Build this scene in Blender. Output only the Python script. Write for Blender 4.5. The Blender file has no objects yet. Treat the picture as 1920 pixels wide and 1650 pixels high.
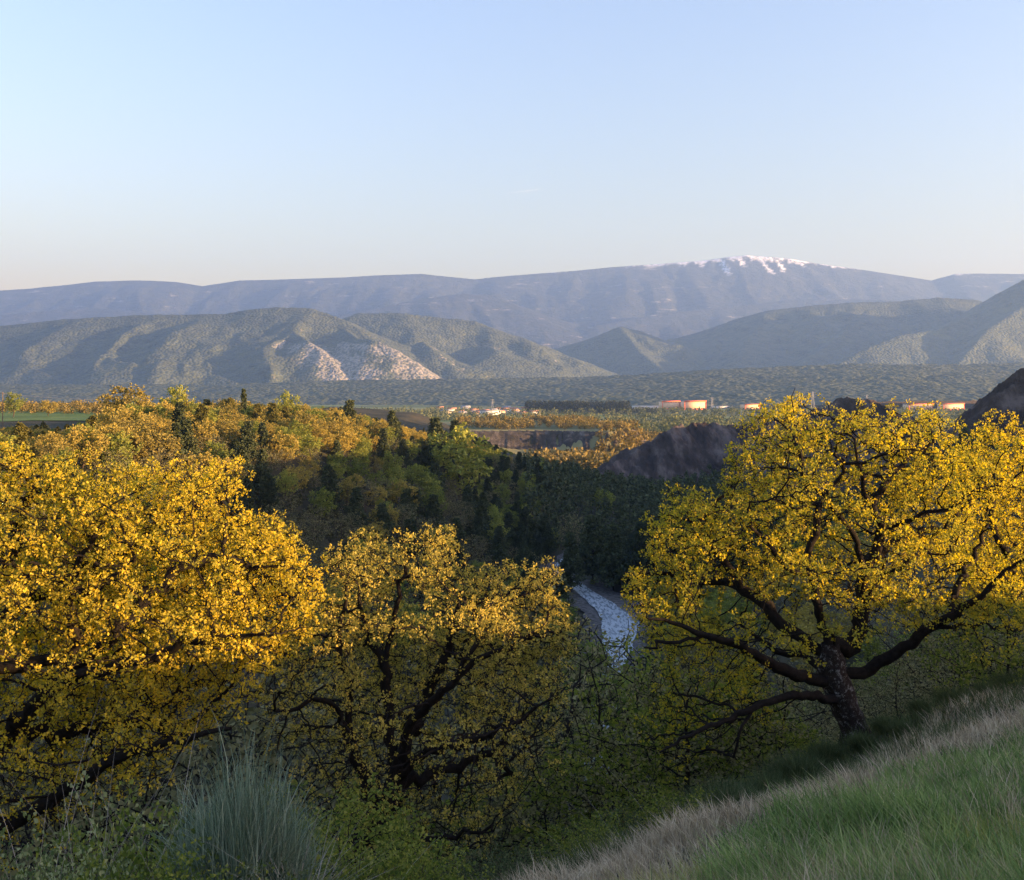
import bpy, math, random
import numpy as np
from math import radians, sin, cos, pi

# ------------------------------------------------------------------ camera, sky, sun, exposure
sc = bpy.context.scene
col = sc.collection
F = 1844.0          # focal length in photograph pixels (1920 wide)
HOR = 720.0         # row of the horizon in the photograph


def P(px, py, d):
    """point at distance d along +Y seen at pixel (px, py) of the photograph; the eye is the origin"""
    return ((px - 960.0) / F * d, d, (HOR - py) / F * d)


cam = bpy.data.cameras.new('camera')
camo = bpy.data.objects.new('camera', cam)
col.objects.link(camo)
camo.location = (0, 0, 0)
camo.rotation_euler = (pi / 2, 0, 0)
cam.sensor_fit = 'HORIZONTAL'
cam.sensor_width = 36
cam.lens = 36 * F / 1920
cam.shift_y = -(825 - HOR) / 1920
cam.clip_start = 0.2
cam.clip_end = 60000
sc.camera = camo

SUN_AZ, SUN_EL = radians(105), radians(6.2)
w = bpy.data.worlds.new("World")
sc.world = w
w.use_nodes = True
wt = w.node_tree
sky = wt.nodes.new('ShaderNodeTexSky')
sky.sky_type = 'NISHITA'
sky.sun_disc = False
sky.sun_elevation = SUN_EL
sky.sun_rotation = SUN_AZ
sky.altitude = 300
sky.air_density = 1.7
sky.dust_density = 2.5
sky.ozone_density = 3.0
wb = wt.nodes.new('ShaderNodeMix'); wb.data_type = 'RGBA'; wb.blend_type = 'MULTIPLY'; wb.inputs[0].default_value = 1
wb.inputs[7].default_value = (1.08, .88, 1.04, 1)          # white balance of the sky light
wt.links.new(sky.outputs[0], wb.inputs[6])
wt.links.new(wb.outputs[2], wt.nodes['Background'].inputs[0])
wt.nodes['Background'].inputs[1].default_value = 0.118

sl = bpy.data.lights.new('sun', 'SUN')
sl.energy = 5.0
sl.angle = radians(0.55)
sl.color = (1.0, 0.59, 0.26)
so = bpy.data.objects.new('sun', sl)
col.objects.link(so)
from mathutils import Vector
sdir = Vector((sin(SUN_AZ) * cos(SUN_EL), cos(SUN_AZ) * cos(SUN_EL), sin(SUN_EL)))
so.rotation_euler = sdir.to_track_quat('Z', 'Y').to_euler()
so.location = (60, -20, 40)

sc.view_settings.view_transform = 'Standard'
sc.view_settings.look = 'None'
sc.view_settings.gamma = 1
sc.view_settings.use_curve_mapping = False
sc.view_settings.exposure = 2.62

cy = sc.cycles
cy.use_denoising = True
cy.denoising_prefilter = 'ACCURATE'
cy.max_bounces = 9
cy.diffuse_bounces = 5
cy.glossy_bounces = 2
cy.transmission_bounces = 6
cy.volume_bounces = 1
cy.caustics_reflective = False
cy.caustics_refractive = False
cy.sample_clamp_indirect = 4

HAZE_DENSITY = 5.1e-5

# ------------------------------------------------------------------ numeric helpers
RNG = np.random.default_rng(7)


def _hash(ix, iy, s):
    h = (ix.astype(np.int64) * 374761393 + iy.astype(np.int64) * 668265263 + s * 974634777) & 0xffffffff
    h = ((h ^ (h >> 13)) * 1274126177) & 0xffffffff
    return ((h ^ (h >> 16)) & 0xffff) / 65535.0


def vnoise(x, y, s=0):
    xi, yi = np.floor(x), np.floor(y)
    fx, fy = x - xi, y - yi
    fx = fx * fx * fx * (fx * (fx * 6 - 15) + 10)
    fy = fy * fy * fy * (fy * (fy * 6 - 15) + 10)
    a, b = _hash(xi, yi, s), _hash(xi + 1, yi, s)
    c, d = _hash(xi, yi + 1, s), _hash(xi + 1, yi + 1, s)
    return (a + (b - a) * fx) * (1 - fy) + (c + (d - c) * fx) * fy


def fbm(x, y, s=0, o=4, g=0.5):
    t, amp, n = 0, 1.0, 0
    for i in range(o):
        t = t + amp * (vnoise(x, y, s + i * 17) * 2 - 1)
        n += amp
        amp *= g
        x, y = x * 2.03 + 5.1, y * 2.03 - 3.7
    return t / n


def ridged(x, y, s=0, o=4, g=0.5):
    t, amp, n = 0, 1.0, 0
    for i in range(o):
        t = t + amp * (1 - np.abs(vnoise(x, y, s + i * 31) * 2 - 1))
        n += amp
        amp *= g
        x, y = x * 2.07 + 1.3, y * 2.07 + 9.2
    return t / n


def tag(o, label=None, cat=None, group=None, kind=None):
    if label: o['label'] = label
    if cat: o['category'] = cat
    if group: o['group'] = group
    if kind: o['kind'] = kind
    return o


def mesh(name, V, Fc, mat=None, smooth=False):
    """V (n,3); Fc (m,k) with k = 3 or 4, or a list of such arrays"""
    me = bpy.data.meshes.new(name)
    V = np.ascontiguousarray(V, dtype=np.float32)
    if not isinstance(Fc, (list, tuple)): Fc = [Fc]
    Fc = [np.asarray(f, dtype=np.int32) for f in Fc if len(f)]
    idx = np.concatenate([f.ravel() for f in Fc])
    tot = np.concatenate([np.full(len(f), f.shape[1], np.int32) for f in Fc])
    st = np.concatenate([[0], np.cumsum(tot)[:-1]]).astype(np.int32)
    me.vertices.add(len(V)); me.vertices.foreach_set('co', V.ravel())
    me.loops.add(len(idx)); me.loops.foreach_set('vertex_index', idx)
    me.polygons.add(len(tot)); me.polygons.foreach_set('loop_start', st); me.polygons.foreach_set('loop_total', tot)
    if smooth: me.polygons.foreach_set('use_smooth', np.ones(len(tot), bool))
    me.update(calc_edges=True)
    if mat: me.materials.append(mat)
    return me


def add(name, me, parent=None, loc=(0, 0, 0), rz=0, s=1):
    o = bpy.data.objects.new(name, me)
    col.objects.link(o)
    o.location = loc
    o.rotation_euler = (0, 0, rz)
    o.scale = (s, s, s) if np.isscalar(s) else s
    if parent: o.parent = parent
    return o


def copy_tree(o, parent=None):
    c = o.copy(); col.objects.link(c); c.parent = parent
    for ch in o.children: copy_tree(ch, c)
    return c


def grid_faces(nu, nv):
    i = np.arange(nu - 1)[:, None] * nv + np.arange(nv - 1)[None, :]
    i = i.ravel()
    return np.stack([i, i + nv, i + nv + 1, i + 1], 1)


# ------------------------------------------------------------------ materials
def new_mat(name):
    m = bpy.data.materials.new(name); m.use_nodes = True
    nt = m.node_tree
    b = nt.nodes['Principled BSDF']
    b.inputs['Roughness'].default_value = 0.9
    b.inputs['Specular IOR Level'].default_value = 0.15
    return m, nt, b


def ramp(nt, fac, stops):
    r = nt.nodes.new('ShaderNodeValToRGB')
    e = r.color_ramp.elements
    while len(e) < len(stops): e.new(0.5)
    for k, (p, c) in enumerate(stops):
        e[k].position = p; e[k].color = (*c, 1)
    nt.links.new(fac, r.inputs[0])
    return r.outputs[0]


def noise(nt, scale, detail=4, rough=.55, vec=None, out='Fac'):
    n = nt.nodes.new('ShaderNodeTexNoise')
    n.inputs['Scale'].default_value = scale
    n.inputs['Detail'].default_value = detail
    n.inputs['Roughness'].default_value = rough
    if vec is None:
        g = nt.nodes.new('ShaderNodeNewGeometry'); vec = g.outputs['Position']
    nt.links.new(vec, n.inputs['Vector'])
    return n.outputs[out]


def mix(nt, fac, a, b, mode='MIX'):
    m = nt.nodes.new('ShaderNodeMix'); m.data_type = 'RGBA'; m.blend_type = mode
    for sock, v in ((m.inputs[0], fac), (m.inputs[6], a), (m.inputs[7], b)):
        if hasattr(v, 'is_linked') or hasattr(v, 'links'): nt.links.new(v, sock)
        elif sock == m.inputs[0]: sock.default_value = v
        else: sock.default_value = (*v, 1)
    return m.outputs[2]


def bump(nt, b, h, strength, dist):
    n = nt.nodes.new('ShaderNodeBump')
    n.inputs['Strength'].default_value = strength
    n.inputs['Distance'].default_value = dist
    nt.links.new(h, n.inputs['Height']); nt.links.new(n.outputs[0], b.inputs['Normal'])


def leaf_mat(name, stops, trans=0.45, var=0.35, obj_var=0.0, patch=0.0, pscale=1.0):
    """leaves: every leaf takes its own shade of the ramp; thin enough to let the sun through"""
    m = bpy.data.materials.new(name); m.use_nodes = True
    nt = m.node_tree; nt.nodes.clear()
    out = nt.nodes.new('ShaderNodeOutputMaterial')
    g = nt.nodes.new('ShaderNodeNewGeometry')
    fac = g.outputs['Random Per Island']
    if obj_var > 0:
        oi = nt.nodes.new('ShaderNodeObjectInfo')
        a = nt.nodes.new('ShaderNodeMath'); a.operation = 'MULTIPLY'; a.inputs[1].default_value = 1 - obj_var
        nt.links.new(fac, a.inputs[0])
        c = nt.nodes.new('ShaderNodeMath'); c.operation = 'MULTIPLY_ADD'; c.inputs[1].default_value = obj_var
        nt.links.new(oi.outputs['Random'], c.inputs[0]); nt.links.new(a.outputs[0], c.inputs[2])
        fac = c.outputs[0]
    if patch > 0:
        pn = ramp(nt, noise(nt, pscale, 3, .6), [(.34, (0, 0, 0)), (.66, (1, 1, 1))])
        a2 = nt.nodes.new('ShaderNodeMath'); a2.operation = 'MULTIPLY'; a2.inputs[1].default_value = 1 - patch
        nt.links.new(fac, a2.inputs[0])
        c2 = nt.nodes.new('ShaderNodeMath'); c2.operation = 'MULTIPLY_ADD'; c2.inputs[1].default_value = patch
        nt.links.new(pn, c2.inputs[0]); nt.links.new(a2.outputs[0], c2.inputs[2])
        fac = c2.outputs[0]
    cr = ramp(nt, fac, stops)
    d = nt.nodes.new('ShaderNodeBsdfDiffuse'); t = nt.nodes.new('ShaderNodeBsdfTranslucent')
    hs = nt.nodes.new('ShaderNodeHueSaturation'); hs.inputs['Saturation'].default_value = 1.15; hs.inputs['Value'].default_value = 1.15
    nt.links.new(cr, hs.inputs['Color'])
    nt.links.new(cr, d.inputs[0]); nt.links.new(hs.outputs[0], t.inputs[0])
    mx = nt.nodes.new('ShaderNodeMixShader'); mx.inputs[0].default_value = trans
    nt.links.new(d.outputs[0], mx.inputs[1]); nt.links.new(t.outputs[0], mx.inputs[2])
    nt.links.new(mx.outputs[0], out.inputs[0])
    return m


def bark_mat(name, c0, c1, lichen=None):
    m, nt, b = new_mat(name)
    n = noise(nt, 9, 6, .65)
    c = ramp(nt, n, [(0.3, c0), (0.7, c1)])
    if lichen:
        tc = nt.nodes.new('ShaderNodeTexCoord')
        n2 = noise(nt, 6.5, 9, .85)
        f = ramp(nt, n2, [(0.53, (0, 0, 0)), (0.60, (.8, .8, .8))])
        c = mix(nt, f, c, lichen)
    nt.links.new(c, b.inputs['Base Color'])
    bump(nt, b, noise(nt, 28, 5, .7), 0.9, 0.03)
    return m


M = {}
M['oak_leaf'] = leaf_mat('oak_leaf', [(0, (.13, .16, .045)), (.4, (.36, .35, .07)), (.75, (.64, .51, .07)), (1, (.82, .64, .13))], .55, patch=.45, pscale=.9)
M['oak_leaf_gold'] = leaf_mat('oak_leaf_gold', [(0, (.14, .16, .05)), (.4, (.42, .38, .07)), (.75, (.74, .56, .07)), (1, (.88, .68, .13))], .55, patch=.45, pscale=.9)
M['oak_leaf_tan'] = leaf_mat('oak_leaf_tan', [(0, (.16, .165, .06)), (.5, (.46, .40, .10)), (1, (.84, .65, .17))], .5, patch=.4, pscale=.9)
M['green_leaf'] = leaf_mat('green_leaf', [(0, (.08, .12, .03)), (.5, (.18, .22, .05)), (1, (.32, .33, .08))], .45)
M['dull_leaf'] = leaf_mat('dull_leaf', [(0, (.10, .10, .05)), (.5, (.19, .185, .09)), (1, (.32, .30, .15))], .35)
M['wood_leaf'] = leaf_mat('wood_leaf', [(0, (.13, .12, .05)), (.35, (.25, .22, .07)), (.7, (.42, .34, .085)), (1, (.56, .45, .13))], .35, obj_var=.5)
M['wood_leaf_green'] = leaf_mat('wood_leaf_green', [(0, (.09, .12, .04)), (.5, (.21, .25, .06)), (1, (.42, .42, .10))], .35, obj_var=.5)
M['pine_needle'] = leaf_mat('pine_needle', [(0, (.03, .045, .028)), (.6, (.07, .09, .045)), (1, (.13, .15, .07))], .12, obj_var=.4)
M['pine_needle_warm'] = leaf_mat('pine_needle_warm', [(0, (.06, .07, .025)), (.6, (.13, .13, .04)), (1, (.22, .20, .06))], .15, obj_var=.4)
M['twig'] = bark_mat('twig_bark', (.045, .032, .024), (.10, .075, .055))
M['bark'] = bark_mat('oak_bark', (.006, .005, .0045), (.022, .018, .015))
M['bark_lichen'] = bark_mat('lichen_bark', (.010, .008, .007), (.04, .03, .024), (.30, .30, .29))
M['grass'] = leaf_mat('grass_blade', [(0, (.06, .10, .035)), (.45, (.17, .255, .085)), (.8, (.34, .43, .16)), (1, (.66, .60, .32))], .4, patch=.45, pscale=1.1)
M['grass_dry'] = leaf_mat('dry_grass_blade', [(0, (.14, .115, .075)), (.45, (.40, .33, .22)), (1, (.80, .70, .50))], .3, patch=.4, pscale=1.3)
M['grass_yellow'] = leaf_mat('yellow_grass_blade', [(0, (.22, .24, .05)), (.5, (.42, .42, .12)), (1, (.58, .54, .22))], .35)
M['broom'] = leaf_mat('broom_stem', [(0, (.08, .12, .075)), (.6, (.20, .27, .18)), (1, (.40, .46, .33))], .25)
M['scrub'] = leaf_mat('scrub_leaf', [(0, (.04, .06, .03)), (.6, (.09, .12, .05)), (1, (.16, .19, .09))], .3)
M['dry_twig'] = leaf_mat('dry_twig', [(0, (.22, .19, .15)), (1, (.60, .53, .43))], .1)


# ------------------------------------------------------------------ terrain
SLK = .45


def near_slope(x, y):
    xs = np.where(x > 38, 38 + 12 * np.tanh((x - 38) / 12), x)
    plane = -1.72 + .157 * xs - .327 * y
    cap = np.interp(y, [-25, 5, 30], [.8, -.8, -3.0])  # unseen land on the right lowered to let the low sun reach the oaks
    k = np.clip((x - 17) / 8, 0, 1)
    plane = plane * (1 - k) + k * (cap - np.log1p(np.exp(np.clip(cap - plane, -30, 30))))
    t = -.70 * (x - .2) + .71 * (y - 8) - .35
    tp = np.maximum(t, 0)
    mound = 1.5 * np.exp(-((x - 9.2) ** 2 + (y - 26.5) ** 2) / 22)
    rough = .05 * fbm(x / 1.3, y / 1.3, 77, 3) + .12 * fbm(x / 5, y / 5, 78, 2)
    return plane - SLK * (np.sqrt(tp * tp + 2.5) - 1.58) + mound + rough


def seg_field(x, y, pts, g, curve=1.0):
    """height of a ridge: crest through pts (x, y, z), falling with gradient g on both sides"""
    best = np.full(x.shape, -1e9)
    for (x0, y0, z0), (x1, y1, z1) in zip(pts[:-1], pts[1:]):
        dx, dy = x1 - x0, y1 - y0
        t = np.clip(((x - x0) * dx + (y - y0) * dy) / (dx * dx + dy * dy + 1e-9), 0, 1)
        d = np.hypot(x - x0 - t * dx, y - y0 - t * dy)
        best = np.maximum(best, z0 + t * (z1 - z0) - g * d ** curve)
    return best


def poly_sdf(x, y, poly):
    """distance outside the polygon, 0 inside"""
    d = np.full(x.shape, 1e9); inside = np.zeros(x.shape, bool)
    n = len(poly)
    for i in range(n):
        x0, y0 = poly[i]; x1, y1 = poly[(i + 1) % n]
        dx, dy = x1 - x0, y1 - y0
        t = np.clip(((x - x0) * dx + (y - y0) * dy) / (dx * dx + dy * dy), 0, 1)
        d = np.minimum(d, np.hypot(x - x0 - t * dx, y - y0 - t * dy))
        c = ((y0 > y) != (y1 > y)) & (x < (x1 - x0) * (y - y0) / (y1 - y0 + 1e-12) + x0)
        inside ^= c
    return np.where(inside, 0, d), inside


RIM = [(-700, 60), (-160, 130), (-96, 175), (-88, 250), (-62, 300), (-37, 385), (-16, 430), (-6, 500), (-60, 620), (-200, 700), (-700, 760)]
TERR = [(-220, 850), (-42, 862), (30, 872), (84, 850), (112, 900), (70, 1100), (-260, 1150)]
RIVER = [(10, 120), (14, 160), (17, 184), (21, 209), (25, 232), (28, 252), (25, 272), (20.5, 291), (17, 312), (16, 330), (22, 352), (40, 380), (80, 420)]
MARL1 = [P(1110, 900, 555), P(1150, 872, 565), P(1210, 840, 580), P(1262, 801, 590), P(1310, 788, 600), P(1370, 793, 600), P(1430, 797, 600),
         P(1500, 782, 575), P(1570, 757, 540), P(1640, 760, 525), P(1700, 790, 500)]
MARL2 = [P(1815, 830, 440), P(1838, 792, 430), P(1862, 765, 420), P(1890, 728, 410), P(1925, 702, 402), P(1990, 660, 395), (250, 392, 19), (300, 400, 24), (360, 440, 20)]
RIGHT = [(46, 22, -3), (60, 50, -5), (78, 90, -6), (112, 180, 1), (180, 300, 2), (230, 375, -4), (300, 460, -10), (300, 560, -30)]  # ridge out of view, heights set so its shadow covers the lower slopes


def river_dist(x, y):
    return -seg_field(x, y, [(a, b, 0) for a, b in RIVER], 1.0)


def valley(x, y):
    base = -61.5 - 3.5 * np.clip((y - 500) / 900, 0, 1) + 1.2 * fbm(x / 60, y / 60, 3, 3)
    near = near_slope(x, y)
    d, ins = poly_sdf(x, y, RIM)
    pz = np.interp(x, [-300, -100, -60, -35, -14], [-14, -15.5, -18, -25, -35])
    dn = d * (1 + .25 * fbm(x / 35, y / 35, 11, 3))
    left = pz - np.where(dn < 14, dn * dn * .016, 14 * 14 * .016 + (dn - 14) * .44) + .8 * fbm(x / 25, y / 25, 5, 3)
    d2, ins2 = poly_sdf(x, y, TERR)
    terr = -41 - .85 * d2 * (1 + .5 * ridged(x / 18, y / 40, 8, 3)) + .5 * fbm(x / 30, y / 30, 9, 2)
    h = np.maximum(base, near)
    h = np.maximum(h, left)
    h = np.maximum(h, terr)
    wx, wy = x + 4 * fbm(x / 18, y / 18, 21, 3), y + 4 * fbm(x / 18, y / 18, 22, 3)
    m1 = seg_field(wx, wy, MARL1, .62)
    m2 = seg_field(wx, wy, MARL2, .9)
    rt = seg_field(x, y, RIGHT, .75)
    gul = ridged(x / 13 + y / 30, y / 34, 41, 3) - .6
    for m in (m1, m2):
        h = np.maximum(h, m - 6)
    h = np.maximum(h, rt + 1.5 * fbm(x / 20, y / 20, 33, 3))
    rd = river_dist(x, y)
    bank = -61.3 + .10 * np.maximum(rd - 7, 0) + .9 * np.maximum(rd - 13, 0)
    carve = (y > 118) & (y < 425)
    h = np.where(carve, np.minimum(h, np.maximum(bank, -63)), h)
    # keep the sheet gentle near the eye
    return h


def H(x, y):
    return float(valley(np.array([float(x)]), np.array([float(y)]))[0])


# ground sheet: rings round the eye, finer in front
th = np.unique(np.concatenate([np.linspace(-180, -34, 40), np.linspace(-34, 34, 270), np.linspace(34, 108, 80), np.linspace(108, 180, 20)]))
rr = np.concatenate([[0.0, .8], np.geomspace(1.6, 3600, 350)])
TH, RR = np.meshgrid(np.radians(th), rr, indexing='ij')
X, Y = RR * np.sin(TH), RR * np.cos(TH)
Z = valley(X, Y)
back = np.clip(-Y / 40, 0, 1)
Z = np.where(Y < 0, (1 - back) * Z + back * np.minimum(Z, 4 + .1 * X), Z)
Z = np.where((X > 260) & (Y < 700), np.maximum(Z, -40), Z)

m, nt, b = new_mat('valley_ground')
g = nt.nodes.new('ShaderNodeNewGeometry')
n1 = noise(nt, .05, 6, .6)
n2 = noise(nt, .9, 5, .65)
c = ramp(nt, n1, [(.35, (.022, .028, .014)), (.5, (.038, .040, .022)), (.62, (.065, .058, .035))])
c = mix(nt, ramp(nt, n2, [(.4, (0, 0, 0)), (.7, (.5, .5, .5))]), c, (.075, .065, .045))
# fields of pale green and straw on the far plain
tc = nt.nodes.new('ShaderNodeMapping'); tc.inputs['Scale'].default_value = (.0022, .0065, 0); tc.inputs['Rotation'].default_value = (0, 0, .15)
nt.links.new(g.outputs['Position'], tc.inputs['Vector'])
vo = nt.nodes.new('ShaderNodeTexVoronoi'); vo.inputs['Scale'].default_value = 1
nt.links.new(tc.outputs[0], vo.inputs['Vector'])
sepc = nt.nodes.new('ShaderNodeSeparateColor'); nt.links.new(vo.outputs['Color'], sepc.inputs[0])
fc = ramp(nt, sepc.outputs[0], [(0, (.10, .15, .04)), (.3, (.16, .19, .06)), (.55, (.08, .10, .04)), (.8, (.26, .24, .12)), (1, (.13, .17, .05))])
sx = nt.nodes.new('ShaderNodeSeparateXYZ'); nt.links.new(g.outputs['Position'], sx.inputs[0])
fy = ramp(nt, sx.outputs[1], [(0, (0, 0, 0)), (1, (1, 1, 1))])
mr = nt.nodes.new('ShaderNodeMapRange'); mr.inputs[1].default_value = 640; mr.inputs[2].default_value = 800
nt.links.new(sx.outputs[1], mr.inputs[0])
c = mix(nt, mr.outputs[0], c, fc)
nt.links.new(c, b.inputs['Base Color'])
bump(nt, b, noise(nt, 1.6, 6, .7), .6, .3)
M['ground'] = m
o = add('ground', mesh('ground', np.stack([X, Y, Z], -1).reshape(-1, 3), grid_faces(len(th), len(rr)), m, True))
tag(o, 'sloping hillside and wooded valley floor below the viewpoint', kind='structure')


def marl_material():
    m, nt, b = new_mat('black_marl')
    mp = nt.nodes.new('ShaderNodeMapping'); mp.inputs['Scale'].default_value = (1, .28, .45)
    mp.inputs['Rotation'].default_value = (0, 0, .5)
    g = nt.nodes.new('ShaderNodeNewGeometry'); nt.links.new(g.outputs['Position'], mp.inputs['Vector'])
    n = noise(nt, .12, 7, .65, mp.outputs[0])
    c = ramp(nt, n, [(.32, (.030, .025, .022)), (.5, (.068, .053, .044)), (.64, (.17, .135, .115))])
    n2 = noise(nt, .35, 5, .7)
    c = mix(nt, ramp(nt, n2, [(.68, (0, 0, 0)), (.74, (.6, .6, .6))]), c, (.05, .055, .03))
    nt.links.new(c, b.inputs['Base Color'])
    bump(nt, b, noise(nt, .6, 7, .7, mp.outputs[0]), .9, 1.5)
    return m


M['marl'] = marl_material()


def patch(name, label, x0, x1, y0, y1, nx, ny, fn, mat, dz=0.0):
    xs, ys = np.linspace(x0, x1, nx), np.linspace(y0, y1, ny)
    X, Y = np.meshgrid(xs, ys, indexing='ij')
    Z = fn(X, Y)
    keep = Z > valley(X, Y) + .02
    k = grid_faces(nx, ny)
    kk = keep.ravel()
    f = k[kk[k].any(1)]
    used = np.unique(f)
    re = np.zeros(nx * ny, int); re[used] = np.arange(len(used))
    V = np.stack([X, Y, Z], -1).reshape(-1, 3)[used]
    o = add(name, mesh(name, V, re[f], mat, True))
    tag(o, label, kind='structure')
    return o


def marl_fn(pts, g, seed):
    def fn(x, y):
        wx = x + 5 * fbm(x / 22, y / 22, seed, 3); wy = y + 5 * fbm(x / 22, y / 22, seed + 1, 3)
        m = seg_field(wx, wy, pts, g)
        crest = seg_field(x, y, [(a, b_, 0) for a, b_, c_ in pts], -1.0)
        amp = np.clip(np.abs(crest) / 18, .12, 1)
        r = ridged(x / 15 + y / 26 + .5 * fbm(x / 30, y / 30, 5, 2), (y + x * .4) / 55, seed + 5, 4, .55)
        fine = ridged(x / 4.2, y / 9, seed + 9, 3)
        return m + amp * ((r - .55) * 11 + (fine - .6) * 2.6)
    return fn


def nonzero(f):
    return lambda x, y: f(x, y)


patch('marl_hill', 'bare dark marl ridge with eroded gullies rising behind the pines left of the big oak', 20, 260, 450, 700, 240, 250,
      nonzero(marl_fn(MARL1, .62, 61)), M['marl'])
patch('marl_hill', 'bare dark marl slope climbing out of the picture at the right edge', 120, 420, 320, 560, 260, 220,
      nonzero(marl_fn(MARL2, .9, 81)), M['marl'])


# cliff face below the terrace
def cliff_fn(x, y):
    d2, ins = poly_sdf(x, y, TERR)
    r = ridged(x / 14, y / 50, 91, 4)
    return np.where((d2 > 0) & (d2 < 26), -41.6 - .85 * d2 * (1 + .5 * ridged(x / 18, y / 40, 8, 3)) + 3.2 * (r - .45) * np.clip(d2 / 4, 0, 1) + .9, -99)


m, nt, b = new_mat('terrace_cliff')
n = noise(nt, .11, 7, .7)
c = ramp(nt, n, [(.38, (.03, .03, .025)), (.54, (.07, .062, .055)), (.68, (.20, .175, .15))])
nt.links.new(c, b.inputs['Base Color'])
bump(nt, b, noise(nt, .5, 6, .7), .8, 1)
patch('terrace_cliff', 'grey eroded cliff edge of the river terrace in the valley', -140, 150, 815, 1010, 300, 180, cliff_fn, m)

# river and its gravel
def ribbon(pts, wfn, z, name, mat, label, rag=.25, sub=10):
    pts = np.array(pts, float)
    t = np.linspace(0, len(pts) - 1, (len(pts) - 1) * sub + 1)
    c = np.stack([np.interp(t, np.arange(len(pts)), pts[:, k]) for k in (0, 1)], 1)
    for _ in range(6): c[1:-1] = (c[:-2] + c[1:-1] * 2 + c[2:]) / 4
    d = np.gradient(c, axis=0); nrm = np.stack([-d[:, 1], d[:, 0]], 1); nrm /= np.linalg.norm(nrm, axis=1)[:, None]
    vs = np.linspace(-1, 1, 15)
    wd = np.array([wfn(y) for y in c[:, 1]])
    wd = wd * (1 + rag * fbm(c[:, 1] / 7, c[:, 0] * 0 + 3, 7, 4))
    V = c[:, None, :] + nrm[:, None, :] * (vs[None, :, None] * wd[:, None, None])
    Zr = z + .12 * fbm(V[..., 0] / 2.5, V[..., 1] / 2.5, 2, 3)
    V = np.concatenate([V, Zr[..., None]], -1)
    o = add(name, mesh(name, V.reshape(-1, 3), grid_faces(len(c), 15), mat, True))
    tag(o, label, kind='structure')


m, nt, b = new_mat('river_water')
b.inputs['Specular IOR Level'].default_value = .5
b.inputs['Roughness'].default_value = .22
mpr = nt.nodes.new('ShaderNodeMapping'); mpr.inputs['Scale'].default_value = (1.5, .35, 1)
gr = nt.nodes.new('ShaderNodeNewGeometry'); nt.links.new(gr.outputs['Position'], mpr.inputs['Vector'])
n = noise(nt, 1.0, 6, .6, mpr.outputs[0])
c = ramp(nt, n, [(.34, (.24, .29, .32)), (.55, (.34, .39, .42)), (.72, (.56, .60, .63))])
nt.links.new(c, b.inputs['Base Color'])
rr_ = ramp(nt, n, [(.45, (.12, .12, .12)), (.62, (.8, .8, .8))]); nt.links.new(rr_, b.inputs['Roughness'])
bump(nt, b, noise(nt, 1.5, 4, .6), .8, .22)
ribbon(RIVER, lambda y: float(np.interp(y, [120, 200, 230, 250, 272, 291, 330, 420], [2.2, 2.6, 3.6, 4.8, 3.2, 2.4, 2.0, 4])), -60.75, 'river', m, 'pale rippled river in the gorge below the oaks')
m, nt, b = new_mat('river_gravel')
n = noise(nt, .8, 6, .7)
nt.links.new(ramp(nt, n, [(.35, (.05, .05, .045)), (.65, (.20, .19, .18))]), b.inputs['Base Color'])
bump(nt, b, noise(nt, 3, 5, .7), 1, .4)
ribbon(RIVER, lambda y: float(np.interp(y, [120, 200, 230, 262, 285, 300, 330, 420], [5, 5.5, 7, 9, 10, 8, 6, 6])), -61.0, 'river_gravel_bank', m, 'grey gravel banks along the river', .7)


# ------------------------------------------------------------------ distant relief
def sheet(name, label, fn, y0, y1, nu, nv, mat, u0=-.72, u1=.72):
    u = np.linspace(u0, u1, nu); v = np.geomspace(y0, y1, nv)
    U, Yv = np.meshgrid(u, v, indexing='ij')
    Xv = U * Yv
    Zv = fn(Xv, Yv)
    o = add(name, mesh(name, np.stack([Xv, Yv, Zv], -1).reshape(-1, 3), grid_faces(nu, nv), mat, True))
    tag(o, label, kind='structure')
    return o


def PL(*a):
    d = None; out = []
    for t in a:
        if len(t) == 3: d = t[2]
        out.append(P(t[0], t[1], d))
    return out


HP = PL((-700, 722, 4000), (400, 722), (560, 716), (700, 713), (900, 711), (1100, 708), (1250, 700), (1400, 690), (1600, 683), (1800, 685), (1920, 682), (2600, 678))
HA = [(PL((-700, 640, 6300), (-200, 630), (0, 610), (120, 598), (250, 590), (420, 588), (470, 579), (520, 575), (580, 577), (640, 597, 6200), (680, 622, 6000), (760, 665, 5900), (810, 700, 5800)), .42),
      (PL((640, 610, 6900), (670, 588), (760, 588), (830, 597), (890, 603), (950, 625), (1000, 645), (1050, 668), (1090, 700)), .40),
      (PL((520, 600, 6200), (560, 628, 5700), (578, 640, 5500), (605, 660, 5350), (630, 690, 5200), (650, 716, 5100)), .62),
      (PL((640, 612, 6100), (668, 634, 5650), (700, 636, 5500), (740, 655, 5400), (775, 680, 5300), (800, 716, 5200)), .62),
      (PL((790, 640, 6200), (810, 655, 5900), (850, 685, 5700), (885, 716, 5600)), .5),
      (PL((880, 640, 6800), (930, 655, 6200), (975, 690, 6000), (1000, 716, 5900)), .4),
      (PL((170, 640, 6200), (215, 677, 5400), (250, 680, 5300), (300, 708, 5200)), .5),
      (PL((320, 640, 6200), (355, 690, 5400), (410, 705, 5200), (440, 716, 5100)), .5),
      (PL((0, 650, 6200), (60, 690, 5500), (120, 716, 5200)), .42)]
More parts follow.
